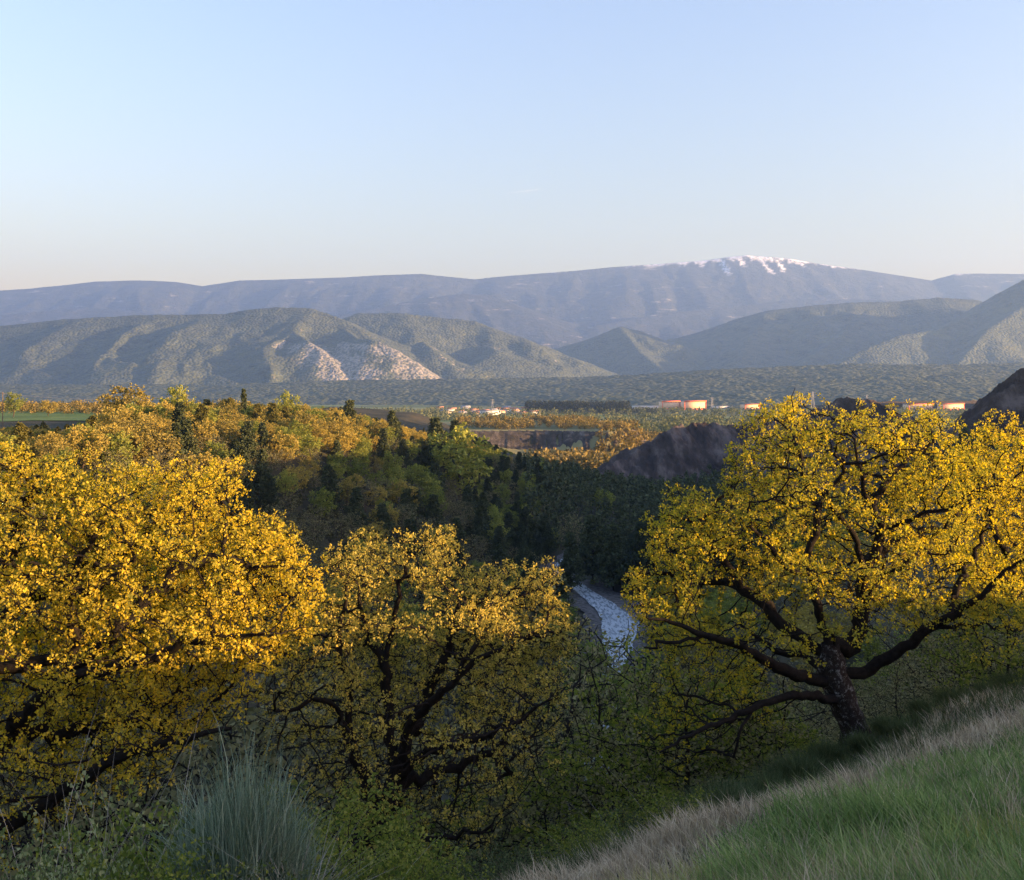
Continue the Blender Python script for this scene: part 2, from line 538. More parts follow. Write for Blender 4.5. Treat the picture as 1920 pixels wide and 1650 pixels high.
HB = [(PL((1000, 690, 8000), (1030, 660), (1060, 648), (1090, 640), (1130, 626), (1165, 612), (1200, 621), (1240, 641), (1300, 626, 8300), (1380, 598), (1440, 582), (1520, 573), (1600, 567), (1680, 565), (1760, 558), (1830, 562), (1900, 590)), .40),
      (PL((1440, 590, 8200), (1400, 640, 7400), (1380, 680, 6800)), .4),
      (PL((1640, 575, 8200), (1560, 640, 7300), (1480, 700, 6400)), .42),
      (PL((1165, 615, 7900), (1200, 660, 7200), (1250, 700, 6500)), .4),
      (PL((1780, 608, 7400), (1840, 580, 7200), (1880, 549), (1920, 524), (1990, 505), (2200, 490), (2700, 520)), .62),
      (PL((1840, 582, 7200), (1760, 618, 6700), (1690, 628, 6500), (1620, 655, 6200), (1540, 700, 5900)), .45),
      (PL((1940, 560, 7000), (1850, 620, 6400), (1780, 700, 5800)), .5)]


def hills_fn(x, y):
    wx = x + 170 * fbm(x / 900, y / 900, 101, 4); wy = y + 260 * fbm(x / 800, y / 1100, 102, 4)
    # crest lines keep their traced place: the warp fades on the crest itself
    h = np.full(x.shape, -66.0)
    rough = np.zeros(x.shape)
    for pts, g_ in HA + HB:
        d = seg_field(x, y, [(a, b_, 0) for a, b_, c_ in pts], 1.0)
        k = np.clip(-d / 500, 0, 1)
        hh = seg_field(x + (wx - x) * k, y + (wy - y) * k, pts, g_)
        spur = (ridged(x / 520 + .4 * fbm(x / 700, y / 700, 4, 2), y / 1500, 111, 4, .5) - .62)
        hh = hh + spur * 125 * k + 14 * k * fbm(x / 90, y / 90, 113, 3)
        h = np.maximum(h, hh)
    p = seg_field(x, y, HP, .085) + 7 * fbm(x / 320, y / 420, 120, 3)
    h = np.maximum(h, p)
    top = 3.2 * vnoise(x / 14, y / 22, 130) + 2.5 * vnoise(x / 7, y / 30, 131)
    return np.where(h > -62, h + top + 3.0 * fbm(x / 45, y / 60, 131, 3), h)


def forest_material(name, dark, lit, field, rock, rock_lo):
    m, nt, b = new_mat(name)
    n1 = noise(nt, .004, 6, .6)
    n2 = noise(nt, .012, 4, .7)
    vo = nt.nodes.new('ShaderNodeTexVoronoi'); vo.inputs['Scale'].default_value = .055
    gg = nt.nodes.new('ShaderNodeNewGeometry'); nt.links.new(gg.outputs['Position'], vo.inputs['Vector'])
    sp = nt.nodes.new('ShaderNodeSeparateColor'); nt.links.new(vo.outputs['Color'], sp.inputs[0])
    c0 = ramp(nt, sp.outputs[0], [(0, dark), (.55, tuple((a + b_) / 2 for a, b_ in zip(dark, lit))), (1, lit)])
    c = mix(nt, ramp(nt, n2, [(.35, (0, 0, 0)), (.65, (.8, .8, .8))]), c0, tuple(v * 1.3 for v in lit))
    c = mix(nt, ramp(nt, n1, [(.60, (0, 0, 0)), (.66, (.75, .75, .75))]), c, field)
    g = nt.nodes.new('ShaderNodeNewGeometry')
    sx = nt.nodes.new('ShaderNodeSeparateXYZ'); nt.links.new(g.outputs['True Normal'], sx.inputs[0])
    n3 = noise(nt, .012, 7, .75)
    ad = nt.nodes.new('ShaderNodeMath'); ad.operation = 'MULTIPLY_ADD'; ad.inputs[1].default_value = .45
    nt.links.new(n3, ad.inputs[0]); nt.links.new(sx.outputs[2], ad.inputs[2])
    at = nt.nodes.new('ShaderNodeAttribute'); at.attribute_name = 'rock'
    ad2 = nt.nodes.new('ShaderNodeMath'); ad2.operation = 'MULTIPLY_ADD'; ad2.inputs[1].default_value = -.27
    nt.links.new(at.outputs['Fac'], ad2.inputs[0]); nt.links.new(ad.outputs[0], ad2.inputs[2])
    f = ramp(nt, ad2.outputs[0], [(rock_lo - .02, (1, 1, 1)), (rock_lo + .05, (0, 0, 0))])
    f = mix(nt, 1.0, f, ramp(nt, noise(nt, .05, 4, .7), [(.40, (0, 0, 0)), (.54, (1, 1, 1))]), 'MULTIPLY')
    c = mix(nt, f, c, rock)
    nt.links.new(c, b.inputs['Base Color'])
    inv = nt.nodes.new('ShaderNodeMath'); inv.operation = 'SUBTRACT'; inv.inputs[0].default_value = 1
    nt.links.new(vo.outputs['Distance'], inv.inputs[1])
    bump(nt, b, inv.outputs[0], .8, 10)
    return m


M['hill'] = forest_material('hill_forest', (.024, .036, .028), (.075, .090, .060), (.10, .11, .055), (.29, .27, .225), .80)
hs_ = sheet('forested_hills', 'hazy forested hills with pale rock faces across the far side of the plain', hills_fn, 2550, 9400, 580, 250, M['hill'])

vv = np.empty(len(hs_.data.vertices) * 3, np.float32); hs_.data.vertices.foreach_get('co', vv); vv = vv.reshape(-1, 3)
rk = np.zeros(len(vv))
for (pts, g_), wd_, am_ in ((HA[2], 230, 1.3), (HA[3], 240, 1.25), (HA[4], 170, .8), (HA[5], 160, .6), (HB[5], 160, .6), (HB[6], 200, .5), (HB[4], 200, .4)):
    dd_ = -seg_field(vv[:, 0].astype(float) - 40, vv[:, 1].astype(float), [(a, b_, 0) for a, b_, c_ in pts], 1.0)
    rk = np.maximum(rk, am_ * np.clip(1.35 - dd_ / wd_, 0, 1))
rk = rk * np.clip((HOR - vv[:, 2] / vv[:, 1] * F - 634) / 14, 0, 1)
at_ = hs_.data.attributes.new('rock', 'FLOAT', 'POINT'); at_.data.foreach_set('value', rk.astype(np.float32))

HC = [(PL((-900, 575, 15000), (-300, 560), (0, 544), (50, 541), (110, 535), (180, 527), (260, 525), (330, 528), (380, 536), (450, 525), (540, 523), (640, 520), (720, 515), (790, 513),
          (890, 523), (960, 516), (1080, 507), (1150, 500), (1240, 494), (1320, 488), (1360, 482), (1400, 478), (1480, 484), (1540, 495), (1600, 503), (1680, 515), (1745, 525),
          (1790, 513), (1830, 512), (1920, 513), (2100, 522), (2800, 560)), .50),
      (PL((520, 640, 11500), (640, 592, 12300), (760, 566, 12800), (860, 550, 13000), (930, 553), (990, 585, 12500), (1060, 640, 11800)), .42),
      (PL((1120, 610, 12300), (1250, 585, 12800), (1360, 575, 13000), (1500, 560, 13200), (1640, 560, 13000), (1760, 570, 12500)), .42),
      (PL((-200, 600, 12500), (0, 590, 12800), (160, 575, 13200), (330, 590, 12800), (420, 610, 12300)), .42)]


def range_fn(x, y):
    h = np.full(x.shape, -66.0)
    for i, (pts, g_) in enumerate(HC):
        d = seg_field(x, y, [(a, b_, 0) for a, b_, c_ in pts], 1.0)
        k = np.clip(-d / 900, 0, 1)
        hh = seg_field(x + 300 * k * fbm(x / 1500, y / 1500, 201, 3), y + 420 * k * fbm(x / 1300, y / 1900, 202, 3), pts, g_)
        spur = ridged(x / 620 + .3 * fbm(x / 900, y / 900, 6, 2), y / 3200, 211, 4, .5) - .62
        cliff = np.where((hh > 250) & (hh < 330), 0, 0)
        hh = hh + spur * 150 * np.clip(-d / 700, 0, 1) + 16 * fbm(x / 130, y / 200, 215, 3) * np.clip(-d / 300, .15, 1)
        h = np.maximum(h, hh)
    return h


m, nt, b = new_mat('mountain_slopes')
n2 = noise(nt, .008, 6, .7)
c = ramp(nt, n2, [(.35, (.022, .030, .028)), (.65, (.055, .060, .050))])
g = nt.nodes.new('ShaderNodeNewGeometry')
sx = nt.nodes.new('ShaderNodeSeparateXYZ'); nt.links.new(g.outputs['Position'], sx.inputs[0])
# pale limestone band, broken up
mp = nt.nodes.new('ShaderNodeMapping'); mp.inputs['Scale'].default_value = (.0022, .0012, .014)
nt.links.new(g.outputs['Position'], mp.inputs['Vector'])
nb = noise(nt, 1.0, 7, .75, mp.outputs[0])
c = mix(nt, ramp(nt, nb, [(.60, (0, 0, 0)), (.66, (.8, .8, .8))]), c, (.30, .28, .25))
# snow above a ragged line, running down the gullies
at = nt.nodes.new('ShaderNodeAttribute'); at.attribute_name = 'snow'
spk = ramp(nt, noise(nt, .011, 7, .8), [(.41, (0, 0, 0)), (.52, (1, 1, 1))])
sm = mix(nt, 1.0, at.outputs['Fac'], spk, 'MULTIPLY')
c = mix(nt, sm, c, (.78, .80, .84))
nt.links.new(c, b.inputs['Base Color'])
bump(nt, b, noise(nt, .01, 6, .7), 1, 60)
M['range'] = m
rs_ = sheet('mountain_range', 'long blue mountain range with a snowy summit ridge on the horizon', range_fn, 9300, 16500, 560, 150, m)
vv = np.empty(len(rs_.data.vertices) * 3, np.float32); rs_.data.vertices.foreach_get('co', vv); vv = vv.reshape(-1, 3).astype(float)
cp_ = [(a, b_, 0) for a, b_, c_ in HC[0][0]]
dd_ = -seg_field(vv[:, 0], vv[:, 1], cp_, 1.0)
pxs = 960 + vv[:, 0] / vv[:, 1] * F
lim = 45 + 330 * np.clip(ridged(pxs / 16, pxs * 0, 501, 3) - .45, 0, 1) + 60 * vnoise(pxs / 9, pxs * 0, 502)
for cpx, ln, sl_ in ((1348, 620, .035), (1420, 640, .05), (1456, 520, .03), (1385, 380, .03), (1310, 260, .03), (1500, 300, .02), (1560, 260, .03)):
    lim = np.maximum(lim, np.where(np.abs(pxs - cpx - dd_ * sl_) < 4.2, ln, 0))
win = np.interp(pxs, [1140, 1180, 1260, 1330, 1480, 1560, 1610, 1640, 1780, 1800, 1830], [0, .45, .7, 1, 1, .7, .35, 0, 0, .5, 0])
sn_ = np.clip((lim * win - dd_) / 70, 0, 1) * (vv[:, 2] > 600)
at_ = rs_.data.attributes.new('snow', 'FLOAT', 'POINT'); at_.data.foreach_set('value', sn_.astype(np.float32))

# ------------------------------------------------------------------ haze
def box(name, x0, x1, y0, y1, z0, z1, mat):
    V = [(x, y, z) for x in (x0, x1) for y in (y0, y1) for z in (z0, z1)]
    f = [(0, 1, 3, 2), (4, 6, 7, 5), (0, 4, 5, 1), (2, 3, 7, 6), (0, 2, 6, 4), (1, 5, 7, 3)]
    return add(name, mesh(name, np.array(V), np.array(f), mat))


m = bpy.data.materials.new('haze'); m.use_nodes = True
nt = m.node_tree; nt.nodes.clear()
out = nt.nodes.new('ShaderNodeOutputMaterial'); pv = nt.nodes.new('ShaderNodeVolumePrincipled')
pv.inputs['Color'].default_value = (.30, .51, .97, 1)
pv.inputs['Density'].default_value = HAZE_DENSITY
pv.inputs['Anisotropy'].default_value = 0.15
nt.links.new(pv.outputs[0], out.inputs['Volume'])
tag(box('haze', -12500, 12500, -3800, 16700, -70, 2150, m), 'thin blue evening haze filling the valley', kind='stuff')


# ------------------------------------------------------------------ tubes and leaves
def tubes(pos, par, rad, sel, sides, mat, name, jag=0.0, smooth=True):
    """tubes along the edges par[i] -> i for i in sel"""
    n = len(pos)
    sel = np.asarray(sel)
    sel = sel[par[sel] >= 0]
    if len(sel) == 0: return None
    d = np.zeros_like(pos); has = par >= 0
    d[has] = pos[has] - pos[par[has]]
    d /= np.linalg.norm(d, axis=1)[:, None] + 1e-9
    main = np.full(n, -1); order = sel[np.argsort(rad[sel])]
    main[par[order]] = order                     # thickest child wins
    inS = np.zeros(n, bool); inS[sel] = True
    nd = d.copy()
    mk = main >= 0; nd[mk] += d[main[mk]]
    nd /= np.linalg.norm(nd, axis=1)[:, None] + 1e-9
    a = sel[(main[par[sel]] == sel) & inS[par[sel]]]      # share the parent's ring
    bset = sel[~((main[par[sel]] == sel) & inS[par[sel]])]  # start with a ring of their own
    ring_of = np.full(n, -1); ring_of[sel] = np.arange(len(sel))
    C = np.concatenate([pos[sel], pos[par[bset]]]); D = np.concatenate([nd[sel], d[bset]])
    R = np.concatenate([rad[sel], np.minimum(rad[bset] * 1.25, rad[par[bset]])])
    ref = np.tile(np.array([.31, .93, .17]), (len(C), 1))
    bad = np.abs((D * ref).sum(1)) > .97; ref[bad] = (1, 0, .2)
    U = np.cross(D, ref); U /= np.linalg.norm(U, axis=1)[:, None]
    W = np.cross(D, U)
    ang = np.arange(sides) * 2 * pi / sides
    V = C[:, None, :] + R[:, None, None] * (np.cos(ang)[None, :, None] * U[:, None, :] + np.sin(ang)[None, :, None] * W[:, None, :])
    if jag > 0:
        rng = np.random.default_rng(3)
        k = 1 + jag * (rng.random((len(C), sides, 1)) - .5)
        V = C[:, None, :] + (V - C[:, None, :]) * k
    start = np.concatenate([ring_of[par[a]], len(sel) + np.arange(len(bset))])
    end = np.concatenate([ring_of[a], ring_of[bset]])
    j = np.arange(sides); jn = (j + 1) % sides
    f = np.stack([start[:, None] * sides + j, start[:, None] * sides + jn, end[:, None] * sides + jn, end[:, None] * sides + j], -1).reshape(-1, 4)
    return mesh(name, V.reshape(-1, 3), f, mat, smooth)


def leaves(centers, axis, per, size, spread, rng, mat, name, extra=None, up=0.0):
    """a rosette of folded leaves at each centre; per leaf two triangles"""
    n = len(centers)
    c = np.repeat(centers, per, 0)
    ax = np.repeat(axis, per, 0) if axis is not None else np.zeros((n * per, 3))
    N = len(c)
    d = rng.normal(size=(N, 3)); d /= np.linalg.norm(d, axis=1)[:, None]
    d = d + ax * .7; d[:, 2] += up; d /= np.linalg.norm(d, axis=1)[:, None] + 1e-9
    r = rng.normal(size=(N, 3)); s = np.cross(d, r); s /= np.linalg.norm(s, axis=1)[:, None] + 1e-9
    nn = np.cross(d, s)
    L = size * rng.uniform(.65, 1.3, (N, 1)); Wd = L * rng.uniform(.30, .42, (N, 1))
    p0 = c + d * spread * rng.uniform(.1, 1, (N, 1)) + rng.normal(size=(N, 3)) * spread * .25
    mid = p0 + d * L * .55
    V = np.stack([p0, mid + s * Wd + nn * L * .14, p0 + d * L - nn * L * .08, mid - s * Wd + nn * L * .14], 1).reshape(-1, 3)
    b_ = np.arange(N) * 4
    f = np.concatenate([np.stack([b_, b_ + 1, b_ + 2], 1), np.stack([b_, b_ + 2, b_ + 3], 1)])
    return mesh(name, V, f, mat)


# ------------------------------------------------------------------ growing trees
def colonize(pos, par, root, attr, step, kill, infl, iters, rng, trop=(0, 0, .05), wander=.25):
    """branches grow from the given skeleton towards points spread through the crown"""
    pos = list(map(np.array, pos)); par = list(par); root = list(root)
    A = np.array(attr); alive = np.ones(len(A), bool)
    Pn = np.array(pos)
    near = np.full(len(A), 0); dist = np.full(len(A), 1e9)
    for i0 in range(0, len(Pn), 400):
        D = np.linalg.norm(A[:, None] - Pn[None, i0:i0 + 400], axis=2)
        k = D.argmin(1); dd = D[np.arange(len(A)), k]
        bt = dd < dist; near[bt] = k[bt] + i0; dist[bt] = dd[bt]
    nch = {}
    trop = np.array(trop)
    for it in range(iters):
        act = np.where(alive & (dist < infl))[0]
        if len(act) == 0: break
        npos = np.array(pos)
        v = A[act] - npos[near[act]]; v /= np.linalg.norm(v, axis=1)[:, None] + 1e-9
        S = np.zeros((len(pos), 3)); np.add.at(S, near[act], v)
        ids = np.unique(near[act])
        dirs = S[ids]; dirs /= np.linalg.norm(dirs, axis=1)[:, None] + 1e-9
        dirs = dirs + trop + rng.normal(size=dirs.shape) * wander
        dirs /= np.linalg.norm(dirs, axis=1)[:, None] + 1e-9
        new = []
        for i, dv in zip(ids, dirs):
            if nch.get(i, 0) >= 4: continue
            nch[i] = nch.get(i, 0) + 1
            pos.append(npos[i] + dv * step * rng.uniform(.8, 1.2)); par.append(int(i)); root.append(root[i]); new.append(len(pos) - 1)
        if not new: break
        NP = np.array([pos[i] for i in new])
        ia = np.where(alive)[0]
        for j0 in range(0, len(new), 300):
            D = np.linalg.norm(A[ia][:, None] - NP[None, j0:j0 + 300], axis=2)
            k = D.argmin(1); dd = D[np.arange(len(ia)), k]
            bt = dd < dist[ia]
            near[ia[bt]] = np.array(new)[k[bt] + j0]; dist[ia[bt]] = dd[bt]
        alive &= dist > kill
    return np.array(pos), np.array(par), np.array(root)


def pipe_radii(pos, par, tip, expo, floor):
    n = len(pos); acc = np.zeros(n)
    for i in range(n - 1, -1, -1):
        if acc[i] == 0: acc[i] = tip ** expo
        if par[i] >= 0: acc[par[i]] += acc[i]
    r = acc ** (1 / expo)
    return np.maximum(r, floor)


def limb_nodes(pts, radii, parent_idx, lid, pos, par, root, floor, step, rng, gnarl=.5):
    """adds a traced limb; returns the indices of its nodes"""
    pts = [np.array(p, float) for p in pts]
    idx = []
    prev = parent_idx
    if parent_idx is not None: pts = [pos[parent_idx]] + pts; radii = [radii[0]] + list(radii)
    for k in range(len(pts) - 1):
        a, b_ = pts[k], pts[k + 1]
        n = max(1, int(np.linalg.norm(b_ - a) / step))
        for j in range(1 if (k or parent_idx is not None) else 0, n + 1):
            t = j / n
            p = a + (b_ - a) * t
            if 0 < t < 1: p = p + rng.normal(size=3) * step * gnarl * .5
            pos.append(p); par.append(-1 if prev is None else prev); root.append(lid); floor.append((radii[k] + (radii[k + 1] - radii[k]) * t) * (.86 if parent_idx is not None else 1))
            prev = len(pos) - 1; idx.append(prev)
    return idx


def in_poly(px, py, poly):
    ins = np.zeros(px.shape, bool); n = len(poly)
    for i in range(n):
        x0, y0 = poly[i]; x1, y1 = poly[(i + 1) % n]
        ins ^= ((y0 > py) != (y1 > py)) & (px < (x1 - x0) * (py - y0) / (y1 - y0 + 1e-12) + x0)
    return ins


def crown_points(poly, cx, cyy, d0, rad, n, rng, clump=.42, per=9, dens=None):
    """points in clumps through a crown of real depth whose outline is the traced one"""
    poly = np.array(poly, float)
    x0, y0 = poly.min(0); x1, y1 = poly.max(0)
    out = []
    while len(out) < n:
        px, py = rng.uniform(x0, x1, 600), rng.uniform(y0, y1, 600)
        ok = in_poly(px, py, poly)
        ok &= (vnoise(px / 62, py / 44, 301) > .36) | (rng.random(600) < .12)
        if dens is not None: ok &= rng.random(600) < dens(px, py)
        px, py = px[ok], py[ok]
        u = np.clip(((px - cx) / (x1 - x0) * 2) ** 2 + ((py - cyy) / (y1 - y0) * 2) ** 2, 0, .96)
        T = rad * np.sqrt(1 - u)
        off = rng.uniform(-1, 1, len(px)); off = np.sign(off) * np.abs(off) ** .6 * T
        off = np.where((off < 0) & (rng.random(len(px)) < .7), -off, off)
        d = d0 + off
        # the outline is met at the tree's own distance, the crown rounds off in front and behind
        fx, fy = (px - 960) / F * d0, (HOR - py) / F * d0
        c = np.stack([fx, d, fy], 1)
        out.extend(c)
    out = np.array(out[:n])
    pts = (out[:, None, :] + rng.normal(size=(n, per, 3)) * clump * .5).reshape(-1, 3)
    qx = pts[:, 0] / d0 * F + 960; qy = HOR - pts[:, 2] / d0 * F
    return pts[in_poly(qx, qy, poly)]


def big_tree(name, label, seed, trunk, limbs, poly, centre, d0, rad, clumps, leafmats, group=None,
             leaf=.095, per=8, dens=None, leafdens=None, step=.2, tip=.0085, barkmat='bark', trunk_mat=None, expo=2.08, cl=.42, spurs=2, cat='tree'):
    rng = np.random.default_rng(seed)
    pos, par, root, floor = [], [], [], []
    idx = {}
    base = trunk[0][0]
    idx['T'] = limb_nodes([p for p, r in trunk], [r for p, r in trunk], None, 0, pos, par, root, floor, .22, rng, .12)
    for li, (nm, anchor, pts) in enumerate(limbs):
        an, frac = anchor
        a_idx = idx[an]
        pid = a_idx[min(len(a_idx) - 1, int(frac * (len(a_idx) - 1)))]
        idx[nm] = limb_nodes([p for p, r in pts], [r for p, r in pts], pid, root[pid] if nm[-1].islower() else li + 1, pos, par, root, floor, .22, rng)
    A = crown_points(poly, centre[0], centre[1], d0, rad, clumps, rng, cl, 9, dens)
    nb = len(pos)
    P_, Q_, R_ = colonize(pos, par, root, A, step, step * 1.15, 6.0, 160, rng)
    fl = np.zeros(len(P_)); fl[:nb] = floor
    r = pipe_radii(P_, Q_, tip, expo, fl)
    # roots below skeleton keep order: parents always precede children
    o = bpy.data.objects.new(name, None); col.objects.link(o)
    o.location = base
    B = np.array(base)
    tag(o, label, cat, group)
    PL_ = P_ - B
    thick = r > .03
    for lid in np.unique(R_):
        sel = np.where((R_ == lid) & thick)[0]
        me = tubes(PL_, Q_, r, sel, 9, M[trunk_mat or barkmat] if lid == 0 else M[barkmat], 'limb', .22)
        if me is None: continue
        add('trunk' if lid == 0 else 'limb', me, o)
    thin = np.where(~thick)[0]
    # spur twigs that carry the leaves
    tw = np.where(r < tip * 2.4)[0]
    if leafdens is not None:
        qx = P_[tw, 0] / P_[tw, 1] * F + 960; qy = HOR - P_[tw, 2] / P_[tw, 1] * F
        keep = rng.random(len(tw)) < leafdens(qx, qy)
        leafy = tw[keep]
    else: leafy = tw
    sp = np.repeat(leafy, spurs)
    print(name, 'nodes', len(P_), 'leafy', len(sp))
    dv = rng.normal(size=(len(sp), 3)); dv[:, 2] += .5; dv /= np.linalg.norm(dv, axis=1)[:, None]
    ends = PL_[sp] + dv * rng.uniform(.05, .24, (len(sp), 1))
    P2 = np.concatenate([PL_, ends]); Q2 = np.concatenate([Q_, sp]); r2 = np.concatenate([r, np.full(len(sp), tip * .45)])
    sel = np.concatenate([thin, np.arange(len(PL_), len(P2))])
    me = tubes(P2, Q2, r2, sel, 3, M[barkmat], 'twigs', 0, False)
    t = add('twigs', me, o); t['kind'] = 'stuff'
    k = rng.random(len(ends))
    me = leaves(ends, dv, per, leaf, leaf * 1.1, rng, M[leafmats[0]], 'leaves')
    l = add('leaves', me, o); l['kind'] = 'stuff'
    return o


def pp(*a):
    """traced limb: (px, py, d, radius)"""
    return [(P(x, y, d), r) for x, y, d, r in a]

# ------------------------------------------------------------------ the great oak on the right
OAK_POLY = [(1170, 1085), (1185, 1066), (1228, 1062), (1222, 1000), (1232, 985), (1262, 972), (1275, 925), (1290, 908), (1312, 918), (1318, 948), (1375, 955), (1398, 915),
            (1402, 850), (1422, 815), (1430, 772), (1478, 765), (1520, 745), (1575, 740), (1592, 772), (1622, 786), (1655, 768), (1720, 762), (1795, 758), (1812, 780), (1835, 812),
            (1870, 850), (1905, 960), (1910, 1050), (1935, 1110), (1905, 1175), (1850, 1185), (1760, 1205), (1700, 1170), (1620, 1150), (1560, 1165), (1500, 1200), (1430, 1270),
            (1480, 1330), (1400, 1380), (1310, 1440), (1215, 1440), (1190, 1370), (1235, 1290), (1200, 1200), (1175, 1140)]
D = 26.0
oak_limbs = [
    ('A', ('T', .62), pp((1512, 1268, 25.6, .19), (1455, 1250, 25, .17), (1412, 1224, 24.4, .14), (1351, 1200, 23.8, .11), (1290, 1178, 23.4, .07), (1215, 1160, 23, .035))),
    ('Aa', ('A', .75), pp((1250, 1205, 23.4, .05), (1207, 1214, 23, .03))),
    ('B', ('T', .82), pp((1512, 1201, 26, .17), (1464, 1171, 26.3, .15), (1429, 1127, 26.6, .14), (1394, 1108, 27, .11), (1368, 1068, 27.2, .085), (1338, 1031, 27.4, .06), (1314, 985, 27.5, .035))),
    ('Bb', ('B', .55), pp((1350, 1090, 27.6, .07), (1300, 1085, 27.8, .05), (1240, 1075, 28, .03))),
    ('C', ('T', .97), pp((1534, 1149, 25.6, .13), (1530, 1105, 25.4, .12), (1521, 1079, 25.3, .12))),
    ('Ca', ('C', 1), pp((1477, 1066, 25, .09), (1451, 1035, 24.8, .08), (1438, 1009, 24.7, .065), (1407, 987, 24.6, .05), (1402, 955, 24.5, .03))),
    ('Cb', ('C', .98), pp((1512, 1045, 25.4, .08), (1521, 1018, 25.5, .08), (1534, 957, 25.6, .07), (1551, 931, 25.7, .065), (1525, 913, 25.9, .055), (1503, 883, 26, .045), (1499, 843, 26, .03))),
    ('Cc', ('Cb', .55), pp((1490, 955, 25.2, .045), (1455, 935, 25, .03))),
    ('E', ('T', 1), pp((1602, 1215, 26.4, .2), (1612, 1166, 26.4, .17), (1617, 1101, 26.4, .16), (1623, 1062, 26.4, .15), (1643, 1035, 26.4, .13), (1652, 992, 26.3, .115), (1639, 962, 26.2, .09), (1619, 926, 26.2, .075), (1617, 883, 26.1, .055), (1606, 850, 26, .035))),
    ('Ea', ('E', .46), pp((1608, 1018, 26, .09), (1591, 987, 25.8, .085), (1569, 961, 25.6, .075), (1549, 932, 25.4, .06), (1582, 885, 25.3, .045), (1569, 835, 25.2, .03))),
    ('Eb', ('E', .66), pp((1674, 985, 26, .085), (1713, 974, 25.6, .07), (1731, 960, 25.4, .05), (1780, 955, 25.2, .03))),
    ('Ec', ('E', .55), pp((1660, 1027, 26.8, .08), (1700, 1003, 27, .065), (1752, 992, 27.3, .05), (1790, 972, 27.5, .035), (1830, 930, 27.6, .025))),
    ('Ed', ('E', .82), pp((1665, 896, 26.6, .055), (1700, 856, 26.8, .04), (1745, 830, 27, .025))),
    ('Ee', ('E', .33), pp((1652, 1079, 25.8, .075), (1691, 1066, 25.4, .06), (1708, 1027, 25.2, .04), (1760, 1040, 25, .03))),
    ('G', ('T', .74), pp((1621, 1262, 26.2, .19), (1660, 1236, 26, .18), (1695, 1212, 25.8, .17), (1761, 1168, 25.4, .15), (1804, 1138, 25.1, .125), (1844, 1116, 24.8, .10), (1883, 1072, 24.5, .075), (1925, 1045, 24.2, .05))),
    ('Ga', ('G', .55), pp((1790, 1176, 25.2, .065), (1848, 1166, 25, .05), (1900, 1184, 24.8, .03))),
    ('Gb', ('G', .62), pp((1795, 1100, 26.2, .09), (1830, 1050, 26.8, .07), (1855, 980, 27.2, .05), (1850, 900, 27.4, .03))),
    ('K', ('T', .45), pp((1534, 1303, 25.5, .14), (1473, 1306, 25, .12), (1412, 1328, 24.5, .10), (1346, 1358, 24, .075), (1294, 1380, 23.6, .055), (1237, 1411, 23.2, .03))),
    ('Ka', ('K', .5), pp((1385, 1380, 24, .04), (1375, 1420, 24, .02))),
    ('L', ('T', .70), pp((1512, 1228, 26.8, .11), (1455, 1222, 27.3, .08), (1400, 1180, 27.8, .05))),
]
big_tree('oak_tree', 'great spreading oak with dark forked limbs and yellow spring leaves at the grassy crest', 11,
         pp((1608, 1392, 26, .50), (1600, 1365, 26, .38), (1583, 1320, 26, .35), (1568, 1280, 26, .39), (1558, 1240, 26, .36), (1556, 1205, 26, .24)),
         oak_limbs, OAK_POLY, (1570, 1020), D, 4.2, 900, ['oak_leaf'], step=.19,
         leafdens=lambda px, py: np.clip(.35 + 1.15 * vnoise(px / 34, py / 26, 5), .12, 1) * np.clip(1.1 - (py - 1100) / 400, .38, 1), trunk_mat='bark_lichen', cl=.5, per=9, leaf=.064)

# the second oak behind it at the right edge
POLY2 = [(1800, 900), (1830, 800), (1862, 790), (1900, 772), (1960, 778), (2060, 830), (2150, 960), (2160, 1120), (2050, 1190), (1930, 1170), (1850, 1180), (1800, 1120), (1840, 1010)]
big_tree('oak_tree', 'golden oak behind the great oak, cut by the right edge of the picture', 12,
         pp((1990, 1330, 31, .3), (1985, 1240, 31, .26), (1960, 1150, 31, .22)),
         [('A', ('T', 1), pp((1890, 1060, 31, .15), (1862, 985, 31, .10), (1862, 915, 31, .08), (1900, 880, 31, .04))),
          ('B', ('T', 1), pp((1990, 1040, 31, .12), (1990, 940, 31, .08), (1960, 860, 31, .04))),
          ('C', ('T', .8), pp((2060, 1090, 31, .12), (2110, 1000, 31, .06)))],
         POLY2, (1970, 980), 31.0, 4.0, 330, ['oak_leaf_gold'], step=.22, cl=.6, leaf=.072, per=9)

